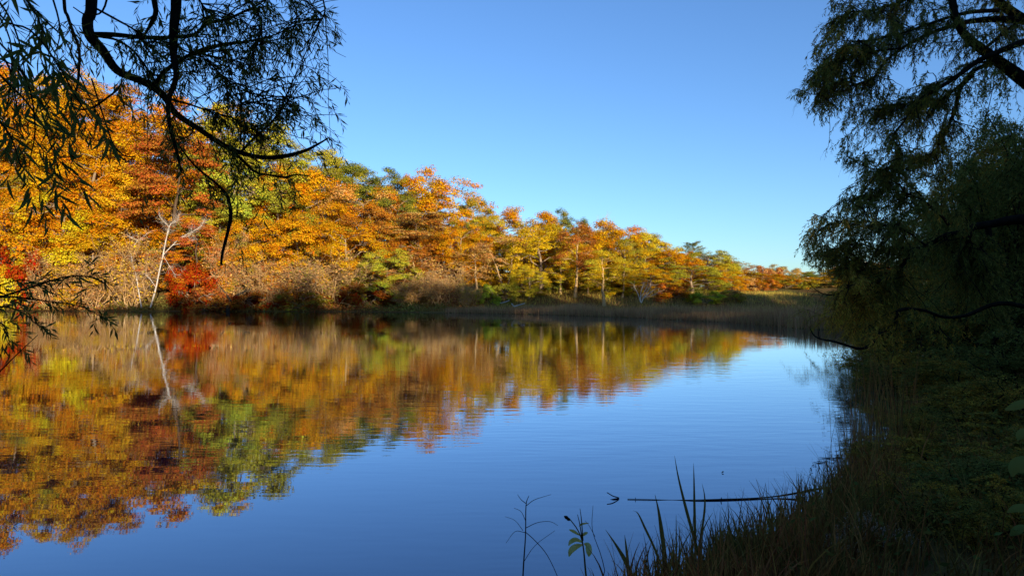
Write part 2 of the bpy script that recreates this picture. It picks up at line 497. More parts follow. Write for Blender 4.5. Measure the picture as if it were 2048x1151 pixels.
NAMES = {'maple': 'maple_tree', 'oak': 'oak_tree', 'feathery': 'rust_tree', 'airy': 'thin_tree', 'tall': 'tall_tree', 'bush': 'leafy_shrub',
         'bare': 'twiggy_shrub', 'bare_tree': 'bare_tree', 'pine': 'pine_tree'}
CATS = {'bush': 'shrub', 'bare': 'shrub'}

PAL = {'G': (.60, .325, .008), 'Y': (.60, .41, .014), 'O': (.56, .205, .006), 'R': (.36, .135, .018), 'OL': (.29, .26, .024), 'YG': (.52, .45, .03),
       'T': (.58, .32, .09), 'RD': (.30, .045, .004), 'RR': (.46, .13, .028), 'GR': (.105, .13, .025), 'LG': (.37, .42, .035), 'RO': (.40, .125, .016), 'GG': (.27, .25, .09),
       'DG': (.20, .205, .045), 'OC': (.52, .31, .04)}
rnd = random.Random(5)
counter = {}

def plant_at(kind, x, y, H, width, A, B, label, group=None, variant=None, z=None, rz=None):
    nm = kind
    if kind in ('maple', 'oak') and width > .85 * H:
        kind = kind + '_wide'
    vs = KIND[kind]
    i = counter.get(kind, 0); counter[kind] = i + 1
    tm, cm = vs[(i if variant is None else variant) % len(vs)]
    h0, w0 = SIZE.get(kind, (15., 10.))
    gz = float(ground_z(np.array([x]), np.array([y]))[0]) if z is None else z
    sx = width / w0
    root = empty(NAMES[nm], (x, y, gz - .05), rnd.uniform(0, 6.28) if rz is None else rz, (sx, sx * rnd.uniform(.92, 1.08), H / h0))
    tag(root, label, CATS.get(nm, 'tree'), group)
    tr = link('stems' if kind.startswith('bare') else 'trunk', tm, root)
    if cm:
        cr = link('sparse_leaves' if kind.startswith('bare') else 'crown', cm, root)
        j = lambda c: tuple(min(.8, v * rnd.uniform(.92, 1.08)) for v in c)
        cr.color = (*j(PAL[A]), 1); cr['second_color'] = list(j(PAL[B]))
    return root

def tree(kind, px, top, d, wpx, A, B, label, group=None, variant=None):
    x = (px - 1024) / F * d
    gz = float(ground_z(np.array([x]), np.array([d]))[0])
    ztop = CZ + (HY - top) / F * d
    H = max(ztop - gz, 1.5)
    h0, w0 = SIZE.get(kind, (15., 10.))
    return plant_at(kind, x, d, H, wpx / F * d * 1.05, A, B, label, group, variant)

# ---- the wooded bank, left to right: kind, column, top row, distance, width in px, two leaf colours, label
FOREST = [
 # left slope
 ('maple', -60, 150, 128, 210, 'O', 'G', 'orange and gold maple high on the slope at the left picture edge'),
 ('maple', 40, 138, 142, 210, 'O', 'G', 'orange maple on the ridge behind the hanging willow leaves at far left'),
 ('maple', 140, 142, 146, 180, 'G', 'O', 'golden maple on the ridge, between two orange trees above the left slope'),
 ('oak', 222, 165, 148, 150, 'O', 'R', 'reddish orange oak on the ridge under the thick willow branch'),
 ('maple', 312, 192, 138, 190, 'G', 'O', 'bright golden maple on the ridge just left above the rust brown tree'),
 ('maple', 40, 262, 126, 210, 'O', 'G', 'broad orange maple half way up the slope at the left edge'),
 ('maple', 185, 260, 124, 200, 'G', 'O', 'broad golden maple half way up the slope, left of the rust brown tree'),
 ('maple', 265, 330, 118, 150, 'G', 'Y', 'amber maple pressed against the left side of the rust brown tree'),
 ('feathery', 352, 272, 117, 180, 'R', 'RO', 'rust brown feathery tree with fine sprays, the darkest tall crown on the left slope'),
 ('maple', 5, 375, 112.5, 190, 'O', 'G', 'orange maple low on the slope at the left edge above the crimson shrub'),
 ('maple', 125, 385, 113, 180, 'Y', 'O', 'yellow maple with low bright sprays behind the tan shrubs at left'),
 ('maple', 235, 400, 112.5, 150, 'O', 'G', 'orange maple behind the white birch, left of its trunks'),
 ('maple', 178, 455, 110, 120, 'Y', 'G', 'small yellow maple low on the bank between the tan shrubs and the birch'),
 ('feathery', 395, 440, 111, 110, 'O', 'RR', 'small orange brown tree behind the white birch, right of its trunks'),
 # middle slope
 ('maple', 432, 208, 141, 170, 'YG', 'G', 'yellow green maple on the ridge right of the golden ridge maple'),
 ('maple', 512, 238, 131, 200, 'YG', 'OL', 'large yellow green maple behind the lowest willow branch'),
 ('maple', 462, 322, 119, 150, 'YG', 'LG', 'lime yellow maple right beside the rust brown tree'),
 ('oak', 572, 278, 141, 140, 'OL', 'YG', 'olive oak on the ridge behind the tip of the willow branch'),
 ('oak', 645, 300, 150, 160, 'OL', 'YG', 'olive oak rising from the ridge just right of the willow branch tip'),
 ('oak', 612, 345, 130, 180, 'O', 'G', 'orange oak under the olive ridge trees, right of the lime yellow maple'),
 ('oak', 702, 325, 148, 120, 'OL', 'GR', 'dark olive oak on the ridge, second from the willow branch tip'),
 ('oak', 715, 368, 127, 190, 'O', 'T', 'orange brown oak with bare limbs showing in the middle of the slope'),
 ('maple', 515, 432, 114, 150, 'O', 'G', 'orange maple low on the bank under the large yellow green maple'),
 ('maple', 605, 440, 113, 170, 'G', 'O', 'golden maple low on the bank behind the wide twiggy shrub'),
 ('oak', 690, 445, 112, 160, 'G', 'O', 'amber oak low on the bank just right of the golden maple'),
 ('maple', 775, 498, 108.5, 135, 'YG', 'LG', 'low yellow green maple whose boughs hang to the water'),
 ('oak', 742, 410, 118, 120, 'O', 'R', 'burnt orange oak above the low yellow green maple'),
 # shoulder
 ('oak', 758, 333, 151, 110, 'OL', 'GR', 'green oak on the skyline left of the tallest orange oak'),
 ('oak', 806, 348, 150, 80, 'OL', 'O', 'olive and orange oak on the skyline, squeezed beside the tallest orange oak'),
 ('oak', 880, 345, 140, 190, 'O', 'G', 'tallest orange oak standing out on the skyline of the slope'),
 ('oak', 948, 392, 138, 80, 'G', 'OL', 'gold and olive oak leaning from the right flank of the tallest orange oak'),
 ('oak', 794, 390, 127, 95, 'GR', 'OL', 'narrow green oak between orange brown and rusty crowns in mid slope'),
 ('feathery', 838, 425, 118, 150, 'R', 'T', 'rusty brown tree with flat layered sprays below the tallest orange oak'),
 ('airy', 838, 505, 109.5, 130, 'T', 'R', 'thin tan tree with few leaves at the water, right of the low yellow green maple'),
 ('oak', 925, 450, 114, 120, 'O', 'G', 'orange oak in front of the right flank of the tallest orange oak'),
 ('oak', 958, 440, 124, 90, 'OL', 'YG', 'small olive oak peeping out between two orange oaks'),
 ('oak', 1002, 428, 121, 105, 'YG', 'G', 'yellow olive oak on the skyline left of the amber dome'),
 ('oak', 1045, 413, 124, 150, 'G', 'O', 'amber oak with a round dome on the skyline, above the leaning trunks'),
 ('airy', 1012, 470, 109, 120, 'R', 'T', 'rust tinted thin tree with long leaning trunk, right one of the leaning pair'),
 ('airy', 955, 490, 107, 110, 'R', 'T', 'rust tinted thin tree with long leaning trunk, left one of the leaning pair'),
 ('oak', 1082, 448, 110, 135, 'G', 'Y', 'golden oak on a thick brown trunk at the edge of the lawn'),
 ('maple', 1058, 530, 105, 75, 'Y', 'YG', 'low yellow maple bough tree sweeping down beside the thick brown trunk'),
 ('oak', 1108, 418, 152, 75, 'GR', 'OL', 'dark green tree on the skyline between the amber dome and the red tree'),
 ('oak', 1150, 432, 160, 70, 'GR', 'DG', 'dark green tree low on the skyline, right behind the red tree'),
 # lawn edge
 ('tall', 1150, 442, 105, 85, 'RR', 'R', 'tall brick red tree on a slim pale trunk beside the lawn'),
 ('tall', 1121, 505, 107, 60, 'G', 'YG', 'small golden tree with a forked pale trunk left of the brick red tree'),
 ('maple', 1205, 440, 119, 150, 'O', 'G', 'broad bright orange maple behind the brick red tree'),
 ('tall', 1208, 500, 101, 85, 'G', 'YG', 'gold tree on the straightest pale trunk standing before the reeds'),
 ('oak', 1245, 475, 113, 110, 'G', 'OL', 'gold and olive oak behind the slim leaning trunk at the reeds'),
 ('tall', 1245, 520, 105, 65, 'YG', 'Y', 'yellow green tree on a slim leaning trunk, second right of the brick red tree'),
 ('tall', 1176, 545, 107, 55, 'YG', 'G', 'yellow green small tree on twin trunks between brick red tree and straight trunk'),
 ('maple', 1275, 466, 124, 100, 'YG', 'G', 'yellow maple on the skyline right of the bright orange maple'),
 ('bare_tree', 1217, 437, 150, 50, 'T', 'T', 'leafless grey tree rising alone above the skyline'),
 ('oak', 1292, 468, 140, 85, 'R', 'OL', 'rust red oak on the skyline right of the leafless tree'),
 ('maple', 1322, 484, 129, 105, 'YG', 'G', 'yellow olive maple on the falling skyline below the rust red oak'),
 ('maple', 1350, 500, 118, 115, 'G', 'O', 'orange gold maple in the middle of the falling tree line'),
 ('maple', 1302, 538, 107.5, 100, 'Y', 'O', 'low yellow maple behind the pale leafless shrub'),
 ('maple', 1372, 503, 150, 55, 'RD', 'O', 'scarlet maple top showing below the dark pine'),
 ('pine', 1386, 485, 165, 75, 'GR', 'DG', 'dark pine with upswept boughs on the skyline'),
 ('maple', 1412, 500, 125, 120, 'OL', 'YG', 'olive yellow maple right of the scarlet maple top'),
 ('maple', 1385, 530, 111, 130, 'YG', 'OL', 'wide yellow green maple at the reeds under the scarlet maple top'),
 ('maple', 1442, 528, 117, 95, 'YG', 'G', 'yellow gold maple near the right end of the bright tree line'),
 ('maple', 1462, 545, 113, 60, 'G', 'O', 'small gold maple, last of the bright tree line above the reeds'),
 ('airy', 1452, 508, 172, 75, 'GG', 'OL', 'pale grey green tree behind the end of the bright tree line'),
 ('airy', 1482, 522, 185, 65, 'GG', 'T', 'thin grey green tree, farther right behind the pale grey green tree'),
 # far right
 ('airy', 1505, 530, 165, 75, 'T', 'RR', 'pinkish tan thin tree in the dip of the skyline'),
 ('bush', 1537, 532, 175, 60, 'RR', 'T', 'rose red far tree in the dip of the skyline'),
 ('oak', 1556, 528, 230, 55, 'T', 'GG', 'tan far tree rising slightly above its neighbours in the skyline dip'),
 ('oak', 1580, 536, 240, 60, 'G', 'T', 'pale gold far tree right of the skyline dip'),
 ('oak', 1612, 545, 210, 70, 'GR', 'OL', 'dark green far tree on the low skyline right of the dip'),
 ('oak', 1645, 538, 215, 80, 'G', 'OL', 'gold far tree on the low skyline partly behind willow twigs'),
 ('oak', 1690, 530, 215, 90, 'O', 'G', 'orange far tree on the low skyline behind willow twigs'),
 ('oak', 1740, 524, 215, 95, 'R', 'O', 'rust red far tree on the rising skyline behind the right willow'),
 ('oak', 1800, 518, 220, 100, 'O', 'R', 'orange far tree on the rising skyline hidden deep behind the right willow'),
 ('bush', 1492, 552, 120, 65, 'T', 'R', 'tan shrub at the end of the bright tree line, behind the shaded reeds'),
 ('bush', 1525, 556, 124, 70, 'O', 'RR', 'orange shrub behind the shaded reeds'),
 ('bush', 1562, 556, 130, 90, 'O', 'OL', 'orange and olive shrub, the largest behind the shaded reeds'),
 ('bush', 1605, 560, 140, 80, 'T', 'Y', 'straw coloured shrub behind the shaded reeds, right of the orange one'),
 ('bush', 1645, 562, 135, 80, 'G', 'OL', 'gold shrub behind the shaded reeds near the willow twigs'),
 ('bush', 1690, 560, 135, 90, 'OL', 'T', 'olive shrub behind the shaded reeds under the willow twigs'),
 ('bush', 1740, 556, 130, 90, 'OL', 'G', 'olive gold shrub behind the reeds seen through the willow leaves'),
 ('bush', 1410, 582, 102, 70, 'LG', 'YG', 'light green shrub in front of the wide yellow green maple'),
 ('bush', 1345, 565, 104, 70, 'RR', 'O', 'orange red shrub beside the reeds, right of the pale leafless shrub'),
 ('bush', 1460, 578, 104, 60, 'T', 'OL', 'dull tan shrub at the reeds below the last gold maple'),
 # shrubs on the near bank edge
 ('bush', 35, 488, 109.5, 130, 'RD', 'RD', 'crimson shrub at the left edge under the orange maple'),
 ('bush', 12, 520, 107.6, 80, 'YG', 'Y', 'yellow green shrub at the left edge in front of the crimson shrub'),
 ('bare', 95, 515, 107.5, 130, 'T', 'RR', 'pinkish tan twiggy shrub, nearest to the left edge'),
 ('bare', 190, 525, 107.2, 130, 'T', 'T', 'tan twiggy shrub left of the birch, before the yellow maple'),
 ('bare', 265, 478, 108.5, 140, 'T', 'G', 'tall tan twiggy shrub right behind the left birch trunk'),
 ('bush', 392, 526, 108.2, 85, 'RD', 'RD', 'crimson shrub right of the white birch'),
 ('bare', 465, 470, 108.8, 110, 'T', 'RR', 'tall bare shrub standing over the dark leaning stump'),
 ('bare', 545, 520, 107.6, 150, 'T', 'RR', 'russet twiggy shrub between the dark stump and the widest twiggy shrub'),
 ('bare', 655, 508, 107.4, 190, 'T', 'OL', 'widest straw grey twiggy shrub on the bank'),
 ('bush', 735, 560, 106.6, 110, 'R', 'RD', 'russet leafy shrub at the water before the low yellow green maple'),
 ('bush', 425, 572, 106.6, 90, 'RR', 'R', 'brick coloured low shrub at the water right of the crimson shrub'),
 ('bush', 520, 577, 106.6, 100, 'R', 'RD', 'dark russet low shrub at the water behind the dark stump'),
 ('bush', 620, 580, 106.4, 110, 'R', 'OL', 'brown green low shrub at the water below the widest twiggy shrub'),
 ('bare', 880, 535, 103.5, 130, 'T', 'T', 'straw coloured twiggy shrub at the start of the reeds'),
 ('bare', 815, 560, 105, 90, 'T', 'R', 'brown twiggy shrub at the water below the thin tan tree'),
 ('bare', 935, 560, 102, 70, 'T', 'YG', 'small twiggy shrub beneath the leaning pair of thin trees'),
 ('bush', 975, 568, 103.5, 45, 'LG', 'LG', 'small bright green shrub between the leaning trunks'),
 ('bush', 1005, 566, 104.5, 55, 'OL', 'OL', 'olive shrub right of the small bright green shrub'),
 ('bush', 1110, 572, 108, 35, 'GR', 'OL', 'small dark green shrub before the grey house'),
 ('bush', 1228, 577, 106, 45, 'YG', 'Y', 'low yellow green shrub right of the straight pale trunk'),
 ('bush', 1265, 582, 106, 40, 'Y', 'YG', 'low yellow shrub right of the slim leaning trunk'),
 ('bush', 1190, 582, 110, 40, 'Y', 'YG', 'low yellow shrub left of the straight pale trunk'),
]
for t in FOREST:
    tree(*t)

# filler trees deeper in the wood, seen only through gaps
CN = {'O': 'orange', 'G': 'golden', 'OL': 'olive', 'YG': 'yellow green', 'R': 'rust brown', 'Y': 'yellow'}
FILL = [(-130, 260, 124, 'O'), (-140, 370, 113, 'G'), (-200, 180, 135, 'O'), (-220, 330, 116, 'YG'), (90, 330, 119, 'O'), (300, 360, 122, 'O'), (410, 300, 128, 'YG'), (430, 390, 118, 'OL'),
        (560, 370, 122, 'OL'), (560, 335, 127, 'YG'), (650, 390, 121, 'O'), (650, 330, 140, 'OL'), (770, 430, 121, 'OL'), (780, 370, 140, 'YG'), (840, 380, 150, 'YG'), (880, 430, 125, 'O'),
        (900, 470, 121, 'R'), (980, 470, 118, 'G'), (1040, 470, 117, 'YG'), (1130, 450, 122, 'OL'), (1170, 470, 117, 'G'), (1100, 470, 120, 'G'), (1290, 500, 118, 'G'), (1240, 450, 130, 'O'),
        (1330, 510, 124, 'YG'), (1390, 515, 134, 'YG'), (1430, 520, 134, 'OL'), (1180, 455, 136, 'O'), (1160, 530, 116, 'YG'), (1210, 535, 115, 'OL'), (1250, 540, 116, 'G'), (500, 460, 112, 'O'),
        (70, 200, 136, 'G'), (230, 230, 132, 'O'), (0, 330, 119, 'G'), (760, 520, 111, 'OL'), (840, 470, 116, 'R'), (1470, 540, 135, 'G'), (1520, 545, 150, 'O'), (1570, 548, 170, 'O'), (1630, 552, 170, 'G'), (1690, 545, 170, 'R'), (1760, 540, 170, 'O'), (1830, 540, 180, 'R')]
import re
used_labels = set()
def near_name(px, d):
    for rel in ('behind the ', 'just over the ', 'in the gaps of the '):
        c_ = [t for t in FOREST if t[3] < d - 2 and t[0] not in ('bush', 'bare')]
        for q in sorted(c_, key=lambda t: abs(t[1] - px) + abs(t[3] - d) * 1.5)[:6]:
            w = re.split(r',| whose | with | showing | standing | squeezed | pressed | that | in the | on the | half | between | behind | under | at the | low | above ', q[-1])[0].split()
            w = rel + ' '.join(w[:5])
            if q[1] < 150 and 'left' not in w: w += ' near the left edge'
            if w not in used_labels:
                used_labels.add(w); return w
    return 'behind nearer crowns'
FILL += [(px_, top_, 160, c_) for px_, top_, c_ in ((-130, 190, 'O'), (-40, 185, 'G'), (60, 175, 'O'), (150, 180, 'O'), (225, 205, 'G'), (310, 235, 'O'), (395, 250, 'YG'), (470, 275, 'OL'), (545, 310, 'OL'), (620, 340, 'YG'), (700, 365, 'OL'), (780, 385, 'OL'), (870, 400, 'O'), (950, 430, 'OL'))]
FILL += [(185, 330, 117, 'O'), (110, 300, 119, 'G'), (175, 240, 130, 'O'), (95, 220, 133, 'G'), (345, 330, 123, 'O'), (640, 430, 116, 'O'), (250, 300, 126, 'G')]
FILL += [(1480, 560, 210, 'O'), (1530, 560, 215, 'G'), (1590, 560, 215, 'OL'), (1660, 556, 200, 'G'), (1715, 552, 195, 'O'), (1775, 550, 200, 'OL'), (1500, 572, 150, 'OL'), (1640, 572, 160, 'O'), (1720, 570, 160, 'G'), (1790, 565, 160, 'R')]
for px, top, d, c in FILL:
    tree('oak' if c in ('O', 'OL') else 'maple', px, top, d, 135 * 120 / d, c, rnd.choice(['G', 'OL', 'O']) if c != 'R' else 'O',
         'half hidden ' + CN[c] + ' tree ' + near_name(px, d), CN[c] + ' trees deep in the wood')

# trees on the rise behind and to the right of the camera, whose shade lies over the near bank and the reeds
for row in range(3):
    for k in range(32):
        x = -80 + k / 31 * 225 + rnd.uniform(-2, 2) + row * 3; y = -23 - row * 9 + rnd.uniform(-2, 2)
        plant_at('maple', x, y, rnd.uniform(17.5, 20) + (2 if x > 15 else 0), rnd.uniform(12.5, 14.5), 'OL', 'GR',
                 'tall leafy tree on the rise across from the wooded slope, shading the near bank', 'shade trees on the near rise')

# ------------------------------------------------------------------ white birch, dark stump, fallen branch, pale shrub
def limb_set(lines, d, mat, name, parent, sides=7, dvar=0.0, rng=None, scale=1.0):
    """one mesh per traced limb; lines = list of [(px,py,width_px), ...]"""
    res = []
    for ln in lines:
        dd = d + (rng.uniform(-dvar, dvar) if rng is not None else 0)
        P = np.array([np.append(W(p[0], p[1], dd + (p[3] if len(p) > 3 else 0)), p[2] / 2 / F * dd * scale) for p in ln])
        Q = smooth_line(P, 4)
        res.append(Q)
        gg = Geo()
        tubes(gg, Q[:, :3], np.maximum(Q[:, 3], .0015), sides)
        me = gg.mesh(name, [mat], True)
        o = link(name, me, parent)
        if parent is not None:
            o.matrix_parent_inverse = Matrix.Translation(-Vector(parent.location))
    return res

def fine_twigs(rng, lines, n, L, r, up=.1, spread=.8, m=4):
    P = []
    for ln in lines:
        k = max(1, int(n * len(ln) / sum(len(q) for q in lines)))
        i = rng.integers(len(ln) // 4, len(ln), k)
        t = nrm(ln[np.minimum(i + 1, len(ln) - 1), :3] - ln[np.maximum(i - 1, 0), :3])
        d = nrm(t * .7 + rng.normal(0, spread, (k, 3)) + np.array([0, 0, up]))
        LL = rng.uniform(.4, 1, (k, 1)) * L
        s = ln[i, :3]
        tt = np.linspace(0, 1, m)[None, :, None]
        Q = s[:, None] + d[:, None] * LL[:, None] * tt + rng.normal(0, .06, (k, m, 3)) * LL[:, None] * (tt > 0)
        P.append(Q)
    P = np.concatenate(P)
    return P, np.tile(np.linspace(r, r * .35, m), (len(P), 1))

rng = np.random.default_rng(3)
b = empty('birch_tree', W(296, 612, 106.8))
tag(b, 'bare white birch with two leaning trunks at the water edge', 'tree')
bl = limb_set([[(301, 615, 7), (312, 575, 6.5), (318, 545, 6), (326, 510, 5.5), (333, 475, 4.5), (340, 450, 3), (352, 440, 2)],
               [(283, 615, 6), (277, 580, 5), (272, 550, 4), (264, 520, 2.5), (262, 505, 1.5)],
               [(326, 510, 4.5), (345, 490, 4), (362, 475, 3.2), (385, 463, 2.6), (402, 452, 2), (408, 440, 1.2)],
               [(335, 470, 3), (338, 455, 2.4), (325, 440, 2), (318, 430, 1.2)],
               [(345, 490, 3), (370, 485, 2), (390, 478, 1.4)], [(362, 475, 2.4), (380, 470, 2), (383, 455, 1.2)],
               [(283, 480, 2), (270, 478, 2), (255, 470, 1.4)], [(312, 575, 2.5), (298, 555, 2), (285, 545, 1.4)],
               [(326, 510, 2), (350, 548, 1.5), (365, 545, 1)], [(345, 447, 2), (356, 440, 1.6), (358, 428, 1)],
               [(268, 490, 2.2), (280, 478, 1.8), (298, 465, 1.2)]], 106.8, M['white_bark'], 'trunk', b, rng=rng, scale=.45)
P, R = fine_twigs(rng, bl, 420, 1.7, .017)
gg = Geo(); tubes(gg, P, R, 3)
o = link('twigs', gg.mesh('twigs', [M['white_bark']]), b); o.matrix_parent_inverse = Matrix.Translation(-Vector(b.location))
o['kind'] = 'stuff'

b = empty('leaning_stump', W(458, 622, 104.6))
tag(b, 'dark bare leaning tree stub rising from the water edge', 'tree')
bl = limb_set([[(455, 626, 9), (458, 608, 7), (468, 595, 6), (482, 586, 4), (500, 578, 2)], [(462, 602, 5), (450, 585, 3), (438, 570, 2)],
               [(470, 594, 4), (490, 597, 2.6), (512, 590, 1.6)]], 104.6, M['stick'], 'trunk', b)
P, R = fine_twigs(rng, bl, 120, 1.3, .014)
gg = Geo(); tubes(gg, P, R, 3)
o = link('twigs', gg.mesh('twigs', [M['tan_bark']]), b); o.matrix_parent_inverse = Matrix.Translation(-Vector(b.location)); o['kind'] = 'stuff'

b = empty('pale_shrub', W(1283, 602, 100))
tag(b, 'pale leafless shrub spreading its stems behind the reeds', 'shrub')
bl = limb_set([[(1283, 605, 3.4), (1288, 595, 3), (1300, 585, 2.4), (1312, 576, 1.6)], [(1282, 605, 3.2), (1281, 590, 2.8), (1284, 576, 2), (1288, 566, 1.4)],
               [(1281, 604, 3), (1276, 588, 2.4), (1270, 576, 1.8), (1268, 570, 1.2)], [(1284, 600, 2.6), (1296, 580, 2.2), (1304, 568, 1.4)], [(1282, 594, 2.4), (1292, 578, 2), (1296, 566, 1.2)],
               [(1290, 594, 2), (1306, 590, 1.6), (1318, 583, 1)]], 100, M['white_bark'], 'stem', b, scale=.6)
P, R = fine_twigs(rng, bl, 160, 1.0, .011)
gg = Geo(); tubes(gg, P, R, 3)
o = link('twigs', gg.mesh('twigs', [M['white_bark']]), b); o.matrix_parent_inverse = Matrix.Translation(-Vector(b.location)); o['kind'] = 'stuff'

b = empty('fallen_branch', W(1028, 612, 84.5))
tag(b, 'small white dead branch caught in the shaded reeds', 'branch')
limb_set([[(1023, 606, 2), (1028, 612, 2.2), (1036, 610, 2), (1050, 606, 1.2)], [(1000, 606, 1), (1012, 603, 1.6), (1019, 600, 1.4)]], 82.8, M['white_bark'], 'bough', b)

# grey house behind the trunks
hm, n, l = newmat('grey_siding'); d = n.new('ShaderNodeBsdfDiffuse'); d.inputs[0].default_value = (.36, .37, .38, 1); out(n, l, d.outputs[0])
rm, n, l = newmat('dark_shingle'); d = n.new('ShaderNodeBsdfDiffuse'); d.inputs[0].default_value = (.07, .07, .075, 1); out(n, l, d.outputs[0])
wm, n, l = newmat('window_glass'); d = n.new('ShaderNodeBsdfPrincipled'); d.inputs['Base Color'].default_value = (.03, .035, .04, 1); d.inputs['Roughness'].default_value = .08; out(n, l, d.outputs[0])
fm, n, l = newmat('white_frame'); d = n.new('ShaderNodeBsdfDiffuse'); d.inputs[0].default_value = (.75, .75, .73, 1); out(n, l, d.outputs[0])
def box(gg, a, b_):
    x0, y0, z0 = a; x1, y1, z1 = b_
    gg.add([(x0, y0, z0), (x1, y0, z0), (x1, y1, z0), (x0, y1, z0), (x0, y0, z1), (x1, y0, z1), (x1, y1, z1), (x0, y1, z1)],
           [(0, 3, 2, 1), (4, 5, 6, 7), (0, 1, 5, 4), (1, 2, 6, 5), (2, 3, 7, 6), (3, 0, 4, 7)])
hx, hy = (1108 - 1024) / F * 128, 128.0
hz = float(ground_z(np.array([hx]), np.array([hy]))[0])
h = empty('house', (hx, hy, hz - .3), math.radians(-8))
tag(h, 'grey house glimpsed between the trunks behind the lawn', 'house')
gg = Geo(); box(gg, (-6, 0, 0), (6, 8, 5.2)); link('wall', gg.mesh('wall', [hm]), h)
gg = Geo(); gg.add([(-6.4, -.4, 5.2), (6.4, -.4, 5.2), (6.4, 4, 7.8), (-6.4, 4, 7.8), (-6.4, 8.4, 5.2), (6.4, 8.4, 5.2)], [(0, 1, 2, 3), (3, 2, 5, 4), (0, 3, 4, 4), (1, 5, 2, 2)])
link('roof', gg.mesh('roof', [rm]), h)
wp = None
for zz in (.9, 3.2):
    for xx in (-4.4, -1.2, 2.0):
        if wp is None:
            a_ = Geo(); box(a_, (0, -.06, 0), (2.2, .02, 1.5)); b_ = Geo(); box(b_, (.1, -.08, .1), (1.04, -.03, 1.4)); box(b_, (1.16, -.08, .1), (2.1, -.03, 1.4))
            wp = (a_.mesh('window', [fm]), b_.mesh('pane', [wm]))
        w = link('window', wp[0], h); w.location = (xx, -.005, zz)
        link('pane', wp[1], w)

# ------------------------------------------------------------------ reeds and undergrowth on the far side
def blades(gg, rng, B, H, bend, width, seg=3, tint=None, lean=None):
    N = len(B)
    az = rng.uniform(0, 6.283, N)
    dirv = np.stack([np.cos(az), np.sin(az), np.zeros(N)], 1)
    if lean is not None: dirv = nrm(dirv + lean)
    side = np.stack([-dirv[:, 1], dirv[:, 0], np.zeros(N)], 1)
    rot = rng.uniform(0, 6.283, N)
    sd = side * np.cos(rot)[:, None] + dirv * np.sin(rot)[:, None]
    t = np.linspace(0, 1, seg + 1)
    w = width[:, None] * np.array([1 - .9 * x ** 1.6 for x in t])[None]
    P = B[:, None] + dirv[:, None] * (bend * H)[:, None, None] * (t ** 2)[None, :, None]
    P[:, :, 2] += H[:, None] * (t - .35 * np.minimum(bend, 1.2)[:, None] * t ** 2.5)
    V = np.stack([P - sd[:, None] * w[..., None] / 2, P + sd[:, None] * w[..., None] / 2], 2)
    idx = np.arange(N * (seg + 1) * 2).reshape(N, seg + 1, 2)
    f = np.stack([idx[:, :-1, 0], idx[:, :-1, 1], idx[:, 1:, 1], idx[:, 1:, 0]], -1)
    tt = rng.uniform(0, 1, N) if tint is None else tint
    gg.add(V, f, 0, np.repeat(tt, seg))

rng = np.random.default_rng(8)
def sample_area(n, x0, x1, y0, y1, cond):
    o = []
    c = 0
    while c < n:
        x = rng.uniform(x0, x1, n); y = rng.uniform(y0, y1, n)
        k = cond(x, y, pond_sd(x, y))
        o.append(np.stack([x[k], y[k]], 1)); c += k.sum()
    return np.concatenate(o)[:n]
pts = np.concatenate([
    sample_area(22000, -9, 45, 36, 100, lambda x, y, s: (s > -.3) & (s < 3.5 + 1.5 * np.sin(x)) & (y > 37)),
    sample_area(20000, -14, 60, 40, 104, lambda x, y, s: (s > 2) & (y < np.interp(x, [-14, 0, 20], [100, 98.5, 104])))])
N = len(pts)
far = pts[:, 1]
gg = Geo()
patch = .5 + .5 * np.sin(pts[:, 0] * .35 + 1.7 * np.sin(pts[:, 1] * .21))
blades(gg, rng, np.column_stack([pts, ground_z(pts[:, 0], pts[:, 1]) - .05]), rng.uniform(.65, 1.45, N) * (.60 + .42 * patch), rng.uniform(.02, .3, N), rng.uniform(.018, .045, N), 2, np.clip(patch * .6 + rng.uniform(0, .4, N), 0, 1))
tag(link('reeds', gg.mesh('reeds', [M['reed']])), 'belt of brown reeds in shade along the far water edge', 'reeds', kind='stuff')

pts = sample_area(15000, -110, -4, 96, 116, lambda x, y, s: (s > -.1) & (s < 9) & (y > 90))
z = ground_z(pts[:, 0], pts[:, 1])
N = len(pts)
gg = Geo()
C = np.column_stack([pts, z + rng.uniform(0, 1, N) ** 1.6 * (.4 + .8 * (.5 + .5 * np.sin(pts[:, 0] * 1.1 + np.sin(pts[:, 1]))))])
leaves(gg, C, rng.normal(0, 1, (N, 3)) + np.array([0, 0, .4]), rng.normal(0, 1, (N, 3)), rng.uniform(.2, .45, N), rng.uniform(.12, .26, N), 0, np.clip(.5 + .4 * np.sin(pts[:, 0] * .3) + rng.normal(0, .2, N), 0, 1))
tag(link('undergrowth', gg.mesh('undergrowth', [M['litter']])), 'low russet and green undergrowth along the far bank', 'undergrowth', kind='stuff')
pts = sample_area(16000, -8, 46, 96, 114, lambda x, y, s: s > 3)
N = len(pts); gg = Geo()
blades(gg, rng, np.column_stack([pts, ground_z(pts[:, 0], pts[:, 1]) - .03]), rng.uniform(.25, .7, N), rng.uniform(.1, .6, N), rng.uniform(.02, .05, N), 2)
gm = leaf_material('lawn_blade', ((.46, .38, .06), (.52, .34, .07)), .25, .35)
tag(link('lawn_grass', gg.mesh('lawn_grass', [gm])), 'sunlit yellowed grass behind the reeds', 'grass', kind='stuff')

